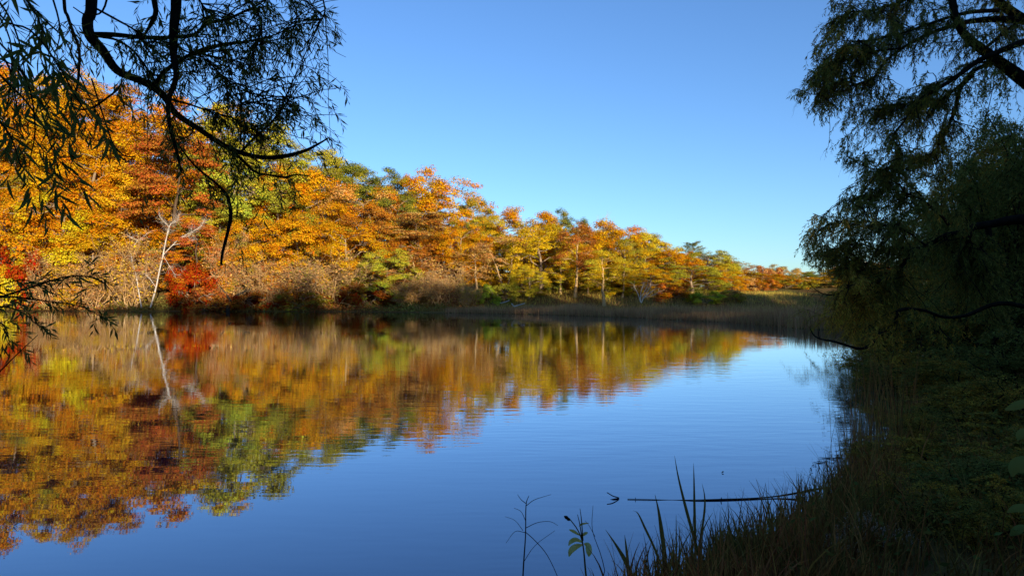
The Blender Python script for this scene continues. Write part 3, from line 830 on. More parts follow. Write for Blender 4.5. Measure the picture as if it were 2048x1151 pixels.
# ------------------------------------------------------------------ willows
def willow_sprays(gl_, gt_, rng, starts, dirs, L, n_leaf, leafL, leafW, droop=1.0, seg=6, r=.0016, keep=None):
    """hanging leafy twigs; returns leaf arrays too"""
    N = len(starts)
    t = np.linspace(0, 1, seg)[None, :, None]
    L = L[:, None, None]
    P = starts[:, None] + dirs[:, None] * L * (t - .35 * droop * t ** 2) + np.array([0, 0, -1.0]) * L * droop * .62 * t ** 2
    P = P + rng.normal(0, .02, P.shape) * L * t
    tubes(gt_, P, np.tile(np.linspace(r * 1.5, r * .5, seg), (N, 1)), 3)
    u = (np.arange(n_leaf) + .5) / n_leaf
    u = .12 + .88 * u
    k = np.minimum((u * (seg - 1)).astype(int), seg - 2); fr_ = (u * (seg - 1) - k)
    C = P[:, k] * (1 - fr_)[None, :, None] + P[:, k + 1] * fr_[None, :, None]
    T = nrm(P[:, k + 1] - P[:, k])
    C = C.reshape(-1, 3); T = T.reshape(-1, 3); n_ = len(C)
    rv = nrm(rng.normal(0, 1, (n_, 3)))
    S_ = nrm(rv - T * np.sum(rv * T, 1, keepdims=True))
    D = nrm(T * .65 + S_ * rng.uniform(.35, 1.0, (n_, 1)) + np.array([0, 0, -.30]) * droop)
    Ls = leafL * rng.uniform(.6, 1.2, n_)
    NN = nrm(np.cross(D, rng.normal(0, 1, (n_, 3))))
    return C, D, NN, Ls, leafW * rng.uniform(.7, 1.2, n_) * Ls / leafL

K = 750 / 2048.
def cr(pts, off=(0, 0), k=K):
    return [(p[0] * k + off[0], p[1] * k + off[1], p[2] * k) + tuple(p[3:]) for p in pts]

# left willow: trunk out of frame to the left, limbs arching in overhead
rng = np.random.default_rng(21)
wl_root = empty('willow_tree', (-6.6, 3.0, float(ground_z(np.array([-6.6]), np.array([3.0]))[0])))
tag(wl_root, 'dark overhanging willow with bare arching branches at the upper left', 'tree')
def part(name, me, parent):
    o = link(name, me, parent)
    o.matrix_parent_inverse = Matrix.Translation(-Vector(parent.location))
    return o
gg = Geo()
TP = smooth_line(np.array([(-6.6, 3.0, -.4, .34), (-6.5, 3.1, 1.5, .27), (-6.1, 3.4, 3.6, .23), (-5.6, 4.0, 5.4, .18), (-4.6, 4.8, 6.5, .13), (-3.4, 5.4, 7.0, .09)]), 5)
tubes(gg, TP[:, :3], TP[:, 3], 10)
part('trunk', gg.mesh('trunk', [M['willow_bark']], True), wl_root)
UP = lambda px, up, w_, dz=0: (px, -up, w_, dz)
LIMBS = [
 [(430, -1300, 90), (470, -600, 75), (500, 0, 58), (478, 110, 56), (492, 195, 56), (560, 275, 50), (640, 385, 44), (760, 437, 42), (830, 470, 44), (900, 530, 38), (960, 620, 34), (1080, 700, 30), (1200, 780, 28), (1290, 825, 28), (1420, 858, 25), (1540, 855, 24), (1660, 825, 18), (1740, 785, 12), (1795, 752, 7)],
 [(492, 192, 34), (620, 190, 26), (780, 205, 22), (920, 205, 20), (1060, 190, 20), (1130, 130, 18), (1240, 105, 15), (1340, 60, 12), (1420, 20, 8), (1500, -60, 6)],
 [(840, 470, 26), (900, 390, 24), (970, 340, 20), (1050, 295, 18), (1200, 250, 16), (1330, 230, 13), (1430, 210, 10), (1530, 178, 7), (1600, 120, 4)],
 [(545, 200, 14), (640, 220, 13), (730, 280, 12), (800, 370, 11), (860, 460, 8)],
 [(1318, 828, 15), (1390, 750, 13), (1480, 670, 11), (1540, 590, 9), (1580, 540, 8), (1597, 430, 5)],
 [(1262, 815, 16), (1340, 890, 16), (1400, 940, 14), (1500, 960, 11), (1560, 967, 14), (1610, 955, 9), (1682, 960, 6)],
 [(345, -500, 22), (350, 0, 18), (370, 90, 17), (400, 180, 16), (432, 270, 15), (430, 400, 14), (420, 480, 13), (390, 540, 12), (410, 592, 11), (500, 590, 11), (590, 530, 11), (650, 480, 9), (668, 420, 6)],
 [(700, -700, 40), (800, -300, 36), (842, 0, 30), (850, 70, 26), (820, 140, 18), (778, 205, 10)],
 [(880, -900, 66), (940, -400, 62), (962, 0, 58, .3), (950, 150, 52, .3), (948, 300, 42, .3), (962, 420, 32, .2), (918, 560, 24, .2), (930, 700, 20, .2), (958, 800, 18, .2), (990, 940, 12, .2)],
 [(500, 430, 9), (540, 560, 9), (580, 680, 9), (620, 790, 9), (680, 850, 8), (742, 855, 5)],
 [(930, 540, 14), (1050, 575, 11), (1150, 610, 9), (1260, 640, 8), (1320, 680, 6), (1390, 712, 4)],
 [(1062, 690, 8), (1040, 735, 8), (990, 760, 6), (950, 757, 4)],
 [(950, 760, 10), (1060, 900, 10), (1150, 975, 11), (1190, 1010, 14), (1240, 1070, 18), (1260, 1160, 20), (1250, 1240, 18), (1215, 1380, 15), (1208, 1447, 12)],
 [(530, 50, 12), (640, 110, 12), (740, 170, 10), (800, 260, 8), (850, 330, 5)],
 [(1230, -300, 16), (1300, -80, 14), (1400, 60, 12), (1430, 160, 9), (1380, 260, 6), (1400, 330, 4)],
 [(1500, -300, 14), (1560, -60, 12), (1620, 60, 9), (1600, 160, 6), (1560, 260, 4)],
 [(1700, -260, 12), (1765, 0, 9), (1772, 80, 7), (1740, 120, 4)],
 [(1000, -200, 12), (1100, 20, 10), (1160, 80, 8), (1260, 100, 5)],
 [(970, 255, 12), (1040, 290, 10), (1130, 300, 8), (1220, 330, 6), (1330, 320, 4)],
 [(1180, 380, 7), (1230, 440, 8), (1250, 510, 7), (1330, 560, 5), (1420, 550, 4)],
 [(1130, 320, 9), (1200, 400, 7), (1300, 470, 6), (1430, 540, 5), (1560, 550, 3)],
 [(640, -400, 14), (600, -100, 12), (560, 60, 10), (470, 80, 8), (400, 40, 6)],
]
DEP = [5.5, 5.3, 5.6, 5.4, 5.5, 5.7, 4.6, 5.2, 4.9, 5.2, 5.6, 5.4, 5.2, 5.6, 5.4, 5.8, 5.7, 5.1, 5.7, 5.8, 5.3, 5.0]
lines = []
for ln, dp in zip(LIMBS, DEP):
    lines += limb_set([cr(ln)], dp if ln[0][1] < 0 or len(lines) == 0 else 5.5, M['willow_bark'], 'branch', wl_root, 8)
# join the limbs that leave the frame to the trunk overhead
gg = Geo()
for q in lines:
    if q[0, 2] > 4.6:
        e = TP[np.argmin(np.linalg.norm(TP[:, :3] - (q[0, :3] + np.array([-1.2, -.6, 1.0])), axis=1))]
        J = smooth_line(np.array([np.append(e[:3], q[0, 3] * 1.3), np.append((e[:3] * .5 + q[0, :3] * .5) + np.array([0, 0, .35]), q[0, 3] * 1.15), q[0]]), 6)
        tubes(gg, J[:, :3], J[:, 3], 7)
part('bough', gg.mesh('bough', [M['willow_bark']], True), wl_root)

tw, lf = Geo(), Geo()
allL = []
def sprays_on(lines_, count, dirf, L, nl, lL, lW, droop, lo=.25, r=.0016):
    tot = sum(len(q) for q in lines_)
    for q in lines_:
        k = max(1, int(round(count * len(q) / tot)))
        i = rng.integers(int(len(q) * lo), len(q), k)
        st = q[i, :3]
        tg_ = nrm(q[np.minimum(i + 1, len(q) - 1), :3] - q[np.maximum(i - 1, 0), :3])
        d_ = nrm(tg_ * .7 + rng.normal(0, .6, (k, 3)) + np.array(dirf))
        allL.append(willow_sprays(lf, tw, rng, st, d_, rng.uniform(.5, 1.1, k) * L, nl, lL, lW, droop, r=r))
leafy = [lines[i] for i in (1, 2, 3, 13, 14, 15, 16, 17, 18, 19, 20)]
# second order shoots first, so that leaves spread between the limbs
sec = []
for q in leafy + [lines[4], lines[10]]:
    for _ in range(15):
        i = rng.integers(len(q) // 4, len(q) - 1)
        d_ = nrm(nrm(q[i + 1, :3] - q[i, :3]) * .8 + rng.normal(0, .7, 3) + np.array([.1, 0, .1]))
        L_ = rng.uniform(.4, .95)
        t_ = np.linspace(0, 1, 8)[:, None]
        P_ = q[i, :3] + d_ * L_ * t_ + np.array([0, 0, -.30]) * L_ * t_ ** 2 + rng.normal(0, .012, (8, 3)) * t_
        if 1024 + P_[-1, 0] / P_[-1, 1] * F < 705:
            sec.append(np.column_stack([P_, np.linspace(.005, .0018, 8)]))
tubes(tw, np.stack([q[:, :3] for q in sec]), np.stack([q[:, 3] for q in sec]), 4)
sprays_on(sec, 430, (.1, 0, -.2), .21, 11, .076, .0125, .8, 0)
sprays_on(leafy, 230, (.1, 0, -.2), .22, 11, .076, .0125, .8, .15)
sprays_on([lines[4], lines[10], lines[11]], 60, (.3, 0, -.1), .2, 10, .078, .012, .9, .2)
sprays_on([lines[0]], 24, (.1, 0, -.3), .30, 11, .08, .012, 1.0, .1)
sprays_on([lines[8], lines[7], lines[6]], 60, (0, 0, -.4), .36, 12, .085, .013, 1.1, .1)
sprays_on([lines[0][36:60], lines[5][:20], lines[12][:14]], 40, (0, 0, -.5), .26, 11, .075, .012, 1.1, .0)
# near curtain at the far left, 2.4 to 3 m away
ST = [[(-60, -120, 5), (0, 30, 4), (60, 60, 4), (110, 120, 3), (150, 190, 3), (190, 250, 2)], [(-80, -60, 5), (-20, 60, 4), (30, 120, 4), (60, 180, 3), (70, 260, 3), (60, 320, 2), (55, 365, 1)],
      [(-90, 40, 5), (0, 150, 4), (50, 200, 4), (90, 260, 3), (110, 310, 2), (150, 355, 1)], [(-20, -140, 5), (40, -20, 4), (90, 40, 4), (130, 80, 3), (160, 150, 3), (192, 225, 1)],
      [(-60, -120, 4), (-20, 0, 4), (20, 80, 3), (20, 180, 3), (0, 260, 1)], [(-80, 120, 4), (-20, 220, 4), (20, 270, 3), (42, 335, 1)], [(60, -140, 4), (100, -20, 4), (120, 60, 3), (105, 125, 1)],
      [(-60, 0, 4), (-20, 100, 4), (40, 140, 3), (95, 210, 2), (125, 260, 1)], [(-70, -80, 4), (10, 20, 4), (40, 90, 3), (50, 150, 2)], [(-60, 60, 4), (10, 120, 4), (30, 190, 3), (36, 240, 1)],
      [(-40, -130, 4), (20, -30, 3), (60, 10, 3), (90, 70, 2), (100, 130, 1)]]
near = []
for k, s in enumerate(ST):
    near += limb_set([s], 2.5 + .12 * (k % 5), M['willow_bark'], 'shoot', wl_root, 5)
gg = Geo()
for q in near:
    J = smooth_line(np.array([(-5.0, 3.4, 4.6 + .0 * q[0, 0], .03), (-3.4, 2.9, 4.3, .018), (q[0, 0] - .25, q[0, 1], q[0, 2] + .45, .008), tuple(q[0])]), 6)
    tubes(gg, J[:, :3], J[:, 3], 5)
part('bough', gg.mesh('bough', [M['willow_bark']], True), wl_root)
nS = len(allL)
sprays_on(near, 62, (.25, 0, -.35), .22, 9, .082, .013, .8, .25, r=.001)
# low spray over the water at the left edge
LOW = [[(-160, 640, 5), (-20, 600, 4), (60, 575, 4), (140, 552, 3), (200, 560, 2), (226, 586, 1)], [(-160, 620, 5), (-20, 592, 4), (80, 600, 3), (160, 612, 2), (205, 635, 1)],
       [(-160, 625, 4), (-20, 612, 3), (40, 622, 3), (75, 650, 1)], [(-150, 600, 4), (-30, 640, 3), (8, 650, 3), (20, 690, 1)], [(-120, 600, 4), (-20, 575, 3), (40, 560, 2), (70, 565, 1)]]
low = []
for k, s in enumerate(LOW):
    low += limb_set([s], 3.6 + .2 * (k % 3), M['willow_bark'], 'shoot', wl_root, 5)
low += limb_set([[(-60, 800, 4), (-10, 752, 3), (30, 712, 2.2), (76, 669, 1)]], 3.4, M['willow_bark'], 'shoot', wl_root, 5)
gg = Geo()
for q in low[:5]:
    J = smooth_line(np.array([(-5.8, 3.5, 4.3, .03), (-4.6, 3.7, 3.6, .02), (q[0, 0] - .3, q[0, 1], q[0, 2] + .5, .010), tuple(q[0])]), 6)
    tubes(gg, J[:, :3], J[:, 3], 5)
J = smooth_line(np.array([tuple(low[5][0]), (low[5][0, 0] - .5, 3.2, .3, .006), (-4.0, 2.6, -.1, .008)]), 5)
tubes(gg, J[:, :3], J[:, 3], 5)
part('bough', gg.mesh('bough', [M['willow_bark']], True), wl_root)
sprays_on(low[:5], 56, (.25, 0, .05), .15, 9, .068, .0115, .5, .3, r=.001)
part('twigs', tw.mesh('twigs', [M['willow_bark']]), wl_root)['kind'] = 'stuff'
C, D, NN, Ls, Ws = (np.concatenate([a[i] for a in allL]) for i in range(5))
ux = 1024 + C[:, 0] / C[:, 1] * F; uy = HY - (C[:, 2] - CZ) / C[:, 1] * F
vis = (ux > -15) & (ux < 2060) & (uy > -20) & (uy < 1160)
size = np.where(vis, Ls / C[:, 1], 0)
order = np.argsort(-size)
pick = order[:300]; rest = order[300:]
leaves(lf, C[rest], D[rest], NN[rest], Ls[rest], Ws[rest], 0, rng.uniform(0, 1, len(rest)))
part('foliage', lf.mesh('foliage', [M['willow']]), wl_root)['kind'] = 'stuff'
# the 300 leaves that show largest are leaves of their own: pointed blade folded along the midrib, gently curved
lms = []
for k in range(4):
    t = np.linspace(0, 1, 6); w_ = .5 * np.sin(np.pi * np.clip(t, .02, .985) ** .8)
    zc = -.10 * (1 + .6 * k) * t ** 2
    mid = np.stack([np.zeros(6), t, zc - .03 * w_], 1)
    le = np.stack([-w_ * .155, t, zc + .03 * w_], 1); ri = np.stack([w_ * .155, t, zc + .03 * w_], 1)
    V = np.concatenate([le, mid, ri]); f = []
    for j in range(5):
        f += [(j, j + 6, j + 7, j + 1), (j + 6, j + 12, j + 13, j + 7)]
    a_ = Geo(); a_.add(V, f, 0, .2 + .2 * k); lms.append(a_.mesh('leaf', [M['willow']]))
inv = Matrix.Translation(-Vector(wl_root.location))
for k, i in enumerate(pick):
    o = link('leaf', lms[k % 4], wl_root)
    y = D[i]; x = nrm(np.cross(y, NN[i])); zv = np.cross(x, y)
    Mx = Matrix(((x[0], y[0], zv[0], C[i, 0]), (x[1], y[1], zv[1], C[i, 1]), (x[2], y[2], zv[2], C[i, 2]), (0, 0, 0, 1)))
    o.matrix_basis = inv @ Mx @ Matrix.Scale(Ls[i], 4)

# right willow, about 13 m away, trunk just outside the frame
rng = np.random.default_rng(33)
wr = empty('willow_tree', (12.6, 12.8, float(ground_z(np.array([12.6]), np.array([12.8]))[0])))
tag(wr, 'huge shaded willow leaning over the pond from the right bank', 'tree')
gg = Geo()
TP = smooth_line(np.array([(12.6, 12.8, -.4, .55), (12.3, 12.8, 1.6, .46), (11.6, 12.9, 3.6, .40), (10.9, 13.0, 4.7, .33), (10.4, 13, 5.3, .26)]), 5)
tubes(gg, TP[:, :3], TP[:, 3], 12)
TP2 = smooth_line(np.array([(12.0, 12.8, 2.6, .36), (12.2, 13.2, 5.4, .30), (11.2, 13.4, 7.2, .22), (9.9, 13.4, 8.0, .17), (8.4, 13.4, 9.4, .12), (7.0, 13.6, 10.4, .06)]), 5)
tubes(gg, TP2[:, :3], TP2[:, 3], 10)
part('trunk', gg.mesh('trunk', [M['willow_bark']], True), wr)
K5 = 498 / 1433.
a5, a6 = (1550, 0), (1550, 380)
RL = [
 cr([(1620, 600, 84), (1530, 530, 80), (1433, 460, 74), (1350, 400, 66), (1280, 350, 60), (1200, 290, 52), (1110, 220, 46), (1050, 130, 40), (1020, 0, 40), (1000, -200, 30), (960, -420, 16)], a5, K5),
 cr([(1560, 205, 40), (1433, 240, 38), (1330, 280, 34), (1260, 310, 32), (1170, 350, 30), (1060, 430, 27), (970, 490, 24), (870, 550, 22), (820, 590, 20), (760, 680, 16), (700, 750, 13), (680, 800, 11), (720, 860, 10), (715, 910, 9), (680, 945, 8), (620, 975, 8), (540, 965, 6), (470, 935, 5), (400, 885, 3)], a5, K5),
 cr([(1262, 352, 26), (1140, 410, 24), (1080, 480, 22), (1000, 540, 18), (960, 570, 14), (830, 578, 12), (740, 600, 9), (650, 610, 6), (600, 650, 4)], a5, K5),
 cr([(1140, 430, 22), (1060, 520, 20), (1040, 620, 20), (1000, 720, 18), (950, 820, 13), (890, 890, 11), (780, 920, 9), (690, 1000, 7), (640, 1012, 5), (530, 1000, 3)], a5, K5),
 cr([(1560, 130, 44), (1433, 122, 42), (1290, 110, 38), (1150, 120, 30), (1050, 140, 26), (900, 190, 22), (760, 260, 18), (650, 340, 15), (600, 400, 13), (550, 460, 12), (440, 490, 9), (330, 500, 7), (270, 450, 5), (290, 380, 3)], a5, K5),
 cr([(1433, 110, 46), (1350, 60, 50), (1280, 0, 46), (1220, -100, 38), (1100, -260, 26), (900, -380, 14)], a5, K5),
 cr([(1290, 60, 24), (1130, 70, 22), (1000, 100, 18), (850, 150, 14), (700, 200, 10), (560, 230, 8), (450, 240, 5), (330, 300, 3)], a5, K5),
 cr([(720, 280, 12), (600, 290, 11), (480, 320, 9), (400, 325, 7), (300, 370, 4)], a5, K5),
 cr([(550, 462, 10), (450, 440, 8), (380, 470, 6), (300, 500, 6), (230, 545, 4), (130, 510, 2)], a5, K5),
 cr([(1020, -60, 24), (860, -40, 18), (700, 20, 13), (560, 60, 9), (430, 70, 6), (330, 120, 3)], a5, K5),
 cr([(1220, 270, 20), (1300, 200, 18), (1380, 140, 18), (1470, 60, 14)], a5, K5),
 cr([(1560, 170, 74), (1433, 168, 64), (1340, 175, 56), (1250, 195, 48), (1150, 210, 44), (1050, 250, 38), (980, 262, 32), (870, 320, 24), (790, 340, 18), (700, 320, 13), (600, 340, 10), (500, 310, 8), (400, 320, 6), (300, 350, 4), (210, 360, 3)], a6, K5),
 cr([(1220, 200, 34), (1230, 270, 30), (1190, 330, 26), (1140, 420, 20)], a6, K5),
 cr([(1140, 215, 26), (1110, 300, 22), (1110, 390, 16)], a6, K5),
 cr([(975, 265, 20), (1040, 390, 20), (1090, 440, 14)], a6, K5),
 cr([(810, 335, 22), (760, 400, 20), (700, 470, 18), (640, 510, 16), (580, 550, 12), (500, 590, 8)], a6, K5),
 cr([(700, 440, 10), (560, 455, 11), (480, 465, 10), (420, 440, 6), (380, 400, 4)], a6, K5),
 cr([(680, 500, 10), (540, 540, 14), (430, 550, 10), (350, 600, 9), (260, 590, 6), (200, 540, 3)], a6, K5),
 cr([(1560, 700, 30), (1300, 650, 26), (1100, 720, 20), (970, 730, 18), (850, 690, 18), (720, 690, 22), (690, 760, 22), (600, 840, 20), (550, 890, 19), (490, 912, 17), (420, 895, 15), (340, 870, 13), (260, 855, 10), (220, 830, 7), (198, 785, 4)], a6, K5),
 cr([(258, 855, 6), (250, 830, 5), (256, 798, 3)], a6, K5),
 cr([(1000, 200, 18), (950, 140, 14), (850, 60, 11), (700, 0, 8), (560, 10, 5), (450, 50, 3)], a6, K5),
 cr([(870, 320, 14), (760, 240, 10), (640, 200, 8), (500, 180, 6), (350, 190, 4), (220, 240, 2.5)], a6, K5),
]
RD_ = [13.0, 12.7, 13.2, 13.4, 13.3, 13.4, 13.0, 12.9, 13.1, 13.6, 13.2, 12.6, 12.6, 12.4, 12.5, 12.3, 12.4, 12.0, 11.6, 11.6, 12.8, 12.2]
rl = []
for ln, dp in zip(RL, RD_):
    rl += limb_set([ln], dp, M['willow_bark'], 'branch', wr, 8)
gg = Geo()
for i in (1, 4, 11, 18):
    q = rl[i]; e = np.vstack([TP, TP2]); e = e[np.argmin(np.linalg.norm(e[:, :3] - (q[0, :3] + np.array([.8, 0, -.3])), axis=1))]
    J = smooth_line(np.array([np.append(e[:3], q[0, 3] * 1.1), q[0] + np.array([.4, 0, .05, 0]) * (1 if i != 18 else .2), q[0]]), 5)
    tubes(gg, J[:, :3], J[:, 3], 8)
part('bough', gg.mesh('bough', [M['willow_bark']], True), wr)
tw, lf = Geo(), Geo()
sub = []
# how far the canopy reaches over the water at each height
edge = lambda y: np.interp(y, [-100, 0, 100, 190, 260, 310, 345, 380, 405, 435, 460, 500, 535, 560, 600, 645, 680, 720], [1690, 1665, 1640, 1618, 1668, 1684, 1735, 1705, 1700, 1645, 1612, 1605, 1660, 1720, 1680, 1660, 1700, 1760])
wts = [1.3, 1.4, 1.8, 1.9, 1.4, 1.6, 1.6, 1.4, .8, 2.2, .6, 1.5, 1.0, 1.0, 1.2, 2.6, 2.2, 2.4, .9, .1, 1.5, 1.7]
for q, w_ in zip(rl, wts):
    for _ in range(int(22 * w_)):
        i = rng.integers(len(q) // 4, len(q) - 1)
        d_ = nrm(nrm(q[i + 1, :3] - q[i, :3]) * .7 + rng.normal(0, .6, 3) + np.array([-.06, 0, .12]))
        L_ = rng.uniform(.4, 1.1)
        t_ = np.linspace(0, 1, 9)[:, None]
        P_ = q[i, :3] + d_ * L_ * t_ + np.array([0, 0, -.36]) * L_ * t_ ** 2 + np.cumsum(rng.normal(0, .018, (9, 3)), 0)
        P_[0] = q[i, :3]
        if 1024 + P_[-1, 0] / P_[-1, 1] * F > edge(HY - (P_[-1, 2] - CZ) / P_[-1, 1] * F) - 25:
            sub.append(np.column_stack([P_, np.linspace(.011, .003, 9)]))
tubes(tw, np.stack([q[:, :3] for q in sub]), np.stack([q[:, 3] for q in sub]), 4)
allL = []
lf_lines = [rl[i] for i in range(len(rl)) if i not in (0, 18, 19)]
sprays_on(sub, 5600, (-.1, 0, -.25), .34, 17, .085, .018, .9, .1, r=.002)
sprays_on(lf_lines, 1300, (-.1, 0, -.3), .36, 17, .085, .018, .9, .35, r=.002)
C, D, NN, Ls, Ws = (np.concatenate([a[i] for a in allL]) for i in range(5))
kk = 1024 + C[:, 0] / C[:, 1] * F > edge(HY - (C[:, 2] - CZ) / C[:, 1] * F) - 26 + rng.normal(0, 10, len(C))
C, D, NN, Ls, Ws = C[kk], D[kk], NN[kk], Ls[kk], Ws[kk]
leaves(lf, C, D, NN, Ls, Ws, 0, np.clip(.28 + .3 * sstep((3.6 - C[:, 2]) / 2) + .25 * np.sin(C[:, 2] * 1.3 + C[:, 0]) + rng.normal(0, .2, len(C)), 0, 1))
part('twigs', tw.mesh('twigs', [M['willow_bark']]), wr)['kind'] = 'stuff'
part('foliage', lf.mesh('foliage', [M['willow_far']]), wr)['kind'] = 'stuff'

# ------------------------------------------------------------------ shaded shrubs on the right bank (fine leaved, 9 to 28 m away)
def gen_shrub(seed, n=15000, leaf=(.05, .10), H=3.0, Wd=3.6, hang=.5, aspect=.38, nst=16, k=420):
    rng_ = np.random.default_rng(seed)
    tg, cg = Geo(), Geo()
    stems = []
    for s in range(nst):
        az = rng_.uniform(0, 6.28); rr = rng_.uniform(.2, 1) * Wd * .5
        tip = np.array([math.cos(az) * rr, math.sin(az) * rr, H * (1 - .35 * (rr / (Wd * .5)) ** 2) * rng_.uniform(.6, 1)])
        P = branch_line(rng_, np.array([math.cos(az) * .15, math.sin(az) * .15, -.3]), tip, 9, .12, .03)
        stems.append(P); tubes(tg, P, np.linspace(.035, .008, 9), 5)
    P = np.stack(stems)
    big_ = H / 3.0
    st = P[rng_.integers(0, nst, k), rng_.integers(2, 9, k)]
    d_ = nrm(rng_.normal(0, 1, (k, 3)) * np.array([1, 1, .5]) + nrm(st - np.array([0, 0, H * .4])) * .9)
    L_ = rng_.uniform(.3, .8, k) * big_ ** .6
    t_ = np.linspace(0, 1, 6)[None, :, None]
    Q = st[:, None] + d_[:, None] * L_[:, None, None] * t_ + np.array([0, 0, -hang]) * L_[:, None, None] * t_ ** 2
    Q[..., 2] = np.maximum(Q[..., 2], .02)
    tubes(tg, Q, np.tile(np.linspace(.008, .003, 6), (k, 1)), 3)
    a = rng_.integers(0, k, n); u = rng_.uniform(.1, 1.05, n) * 4.99
    u = np.minimum(u, 4.98)
    i = u.astype(int); f = (u - i)[:, None]
    C_ = Q[a, i] * (1 - f) + Q[a, i + 1] * f + rng_.normal(0, .05, (n, 3))
    nn = nrm(rng_.normal(0, .7, (n, 3)) + np.array([0, 0, .7]))
    D_ = nrm(d_[a] * .6 + rng_.normal(0, .7, (n, 3)) + np.array([0, 0, -.4]))
    Ls_ = rng_.uniform(*leaf, n)
    leaves(cg, C_, D_, nn, Ls_, Ls_ * aspect, 0, np.clip(rng_.uniform(0, 1, k)[a] * .7 + .15 + rng_.normal(0, .12, n), 0, 1))
    return tg.mesh('stems', [M['willow_bark']], True), cg.mesh('foliage', [M['leaf']])
SH = [gen_shrub(200 + i) for i in range(3)] + [gen_shrub(210, leaf=(.06, .12), aspect=.55)]
WEEP = [gen_shrub(220 + i, n=50000, leaf=(.10, .17), H=8., Wd=7., hang=1.1, aspect=.24, nst=26, k=1100) for i in range(2)]
SHR = [ # column, top row, base row(unused), distance, width px, colours, label
 (1760, 520, 24, 210, 'OC', 'DG', 'ochre tinged shrub at the tip of the right bank, hanging over the water'),
 (1850, 430, 24, 280, 'DG', 'OC', 'tall dark green shrub behind the low willow bough on the right bank'),
 (1950, 270, 22, 300, 'DG', 'DG', 'tallest dark shrub at the right edge behind the willow limb'),
 (2065, 170, 20, 340, 'DG', 'OC', 'dark tall shrub cut by the right picture edge'),
 (1790, 590, 19, 210, 'OC', 'DG', 'shrub with ochre sprays drooping to the water under the willow'),
 (1890, 560, 17, 260, 'DG', 'OC', 'dark green shrub in the middle of the right bank'),
 (2000, 520, 15, 300, 'DG', 'DG', 'dark bushy shrub at the right edge, mid height'),
 (1860, 690, 12.5, 220, 'DG', 'OC', 'dark low shrub above the tall reeds on the right bank'),
 (1965, 690, 11, 240, 'OC', 'DG', 'shrub flecked with ochre leaves on the right bank, nearer the viewer'),
 (2060, 650, 10, 280, 'DG', 'DG', 'dark shrub at the right edge behind the pale round leaves'),
 (1900, 830, 8.3, 240, 'DG', 'OC', 'low dark shrub behind the foreground grass'),
 (2010, 850, 7.2, 260, 'DG', 'OC', 'low dark shrub at the right edge of the foreground'),
 (1800, 940, 6.6, 200, 'DG', 'OC', 'low dark weedy shrub between grass and dry seed heads'),
 (1950, 985, 5.2, 280, 'DG', 'DG', 'low dark weedy shrub in the lower right corner'),
 (1975, 1035, 4.4, 240, 'DG', 'OC', 'low leafy weed clump filling the lower right corner'),
 (2050, 975, 4.5, 220, 'OC', 'DG', 'low weed clump at the right edge under the round leaves'),
 (2050, 110, 17, 330, 'DG', 'DG', 'tall drooping willow shrub right under the thick leaning trunk'),
 (1900, 300, 19, 200, 'DG', 'OC', 'tall drooping dark shrub left of the tallest one, behind the willow twigs'),
 (1850, 735, 12.5, 120, 'OC', 'DG', 'ochre shrub standing on the right bank behind the tall reeds'),
 (1800, 690, 14, 190, 'DG', 'OC', 'dark shrub overhanging the water beyond the tall reeds'),
 (1835, 780, 9.2, 190, 'OC', 'DG', 'ochre flecked shrub in the middle of the shaded bank'),
 (1935, 755, 9.0, 240, 'DG', 'OC', 'bushy dark green shrub in the middle of the shaded bank'),
 (2025, 735, 8.4, 250, 'OC', 'DG', 'ochre and green shrub at the right edge above the round leaves'),
 (1890, 905, 6.1, 230, 'OC', 'DG', 'low ochre weedy shrub behind the dry seed heads'),
 (2010, 925, 5.5, 240, 'DG', 'OC', 'low green shrub behind the large round leaf'),
 (1830, 885, 7.4, 130, 'DG', 'OC', 'small dark shrub between the tall reeds and the sedge'),
 (1850, 1050, 4.7, 220, 'DG', 'OC', 'low leafy weed clump at the bottom, right of the seed heads'),
]
for k, (px, top, d_, wpx, A, B, lab) in enumerate(SHR):
    x = (px - 1024) / F * d_
    gz = float(ground_z(np.array([x]), np.array([d_]))[0])
    ztop = CZ + (HY - top) / F * d_
    H = max(ztop - gz, .4)
    sx = wpx / F * d_ / 3.6 * 1.15
    r_ = empty('leafy_shrub', (x, d_, gz - .05), k * 1.7, (sx, sx, H / 3.0))
    tag(r_, lab, 'shrub')
    a, b_ = SH[k % 4]
    if H > 3.2:
        a, b_ = WEEP[k % 2]; sx = wpx / F * d_ / 7.0 * 1.3; r_.scale = (sx, sx, H / 8.0)
    link('stems', a, r_); c = link('foliage', b_, r_)
    c.color = (*PAL[A], 1); c['second_color'] = list(PAL[B])
# big shaded trees standing further up the right bank
for k, (x, y, H, wd, lab) in enumerate([(22, 29, 8.5, 9, 'dark tree on the right bank, farthest one behind the willow'), (18.5, 19.5, 7.2, 8, 'dark tree on the right bank, behind the willow trunk'),
                                        (30, 36, 11, 11, 'dark tree up the right bank behind the willow foliage')]):
    r_ = empty('weeping_tree', (x, y, float(ground_z(np.array([x]), np.array([y]))[0]) - .05), k * 2.1, (wd / 7.0, wd / 7.0, H / 8.0))
    tag(r_, lab, 'tree'); a, b_ = WEEP[k % 2]
    link('trunk', a, r_); c = link('crown', b_, r_)
    c.color = (*PAL['DG'], 1); c['second_color'] = list(PAL['OC'])

# ------------------------------------------------------------------ foreground grass and weeds
rng = np.random.default_rng(44)
def near_pts(n, x0, x1, y0, y1, lo, hi):
    return sample_area(n, x0, x1, y0, y1, lambda x, y, s: (s > lo) & (s < hi))
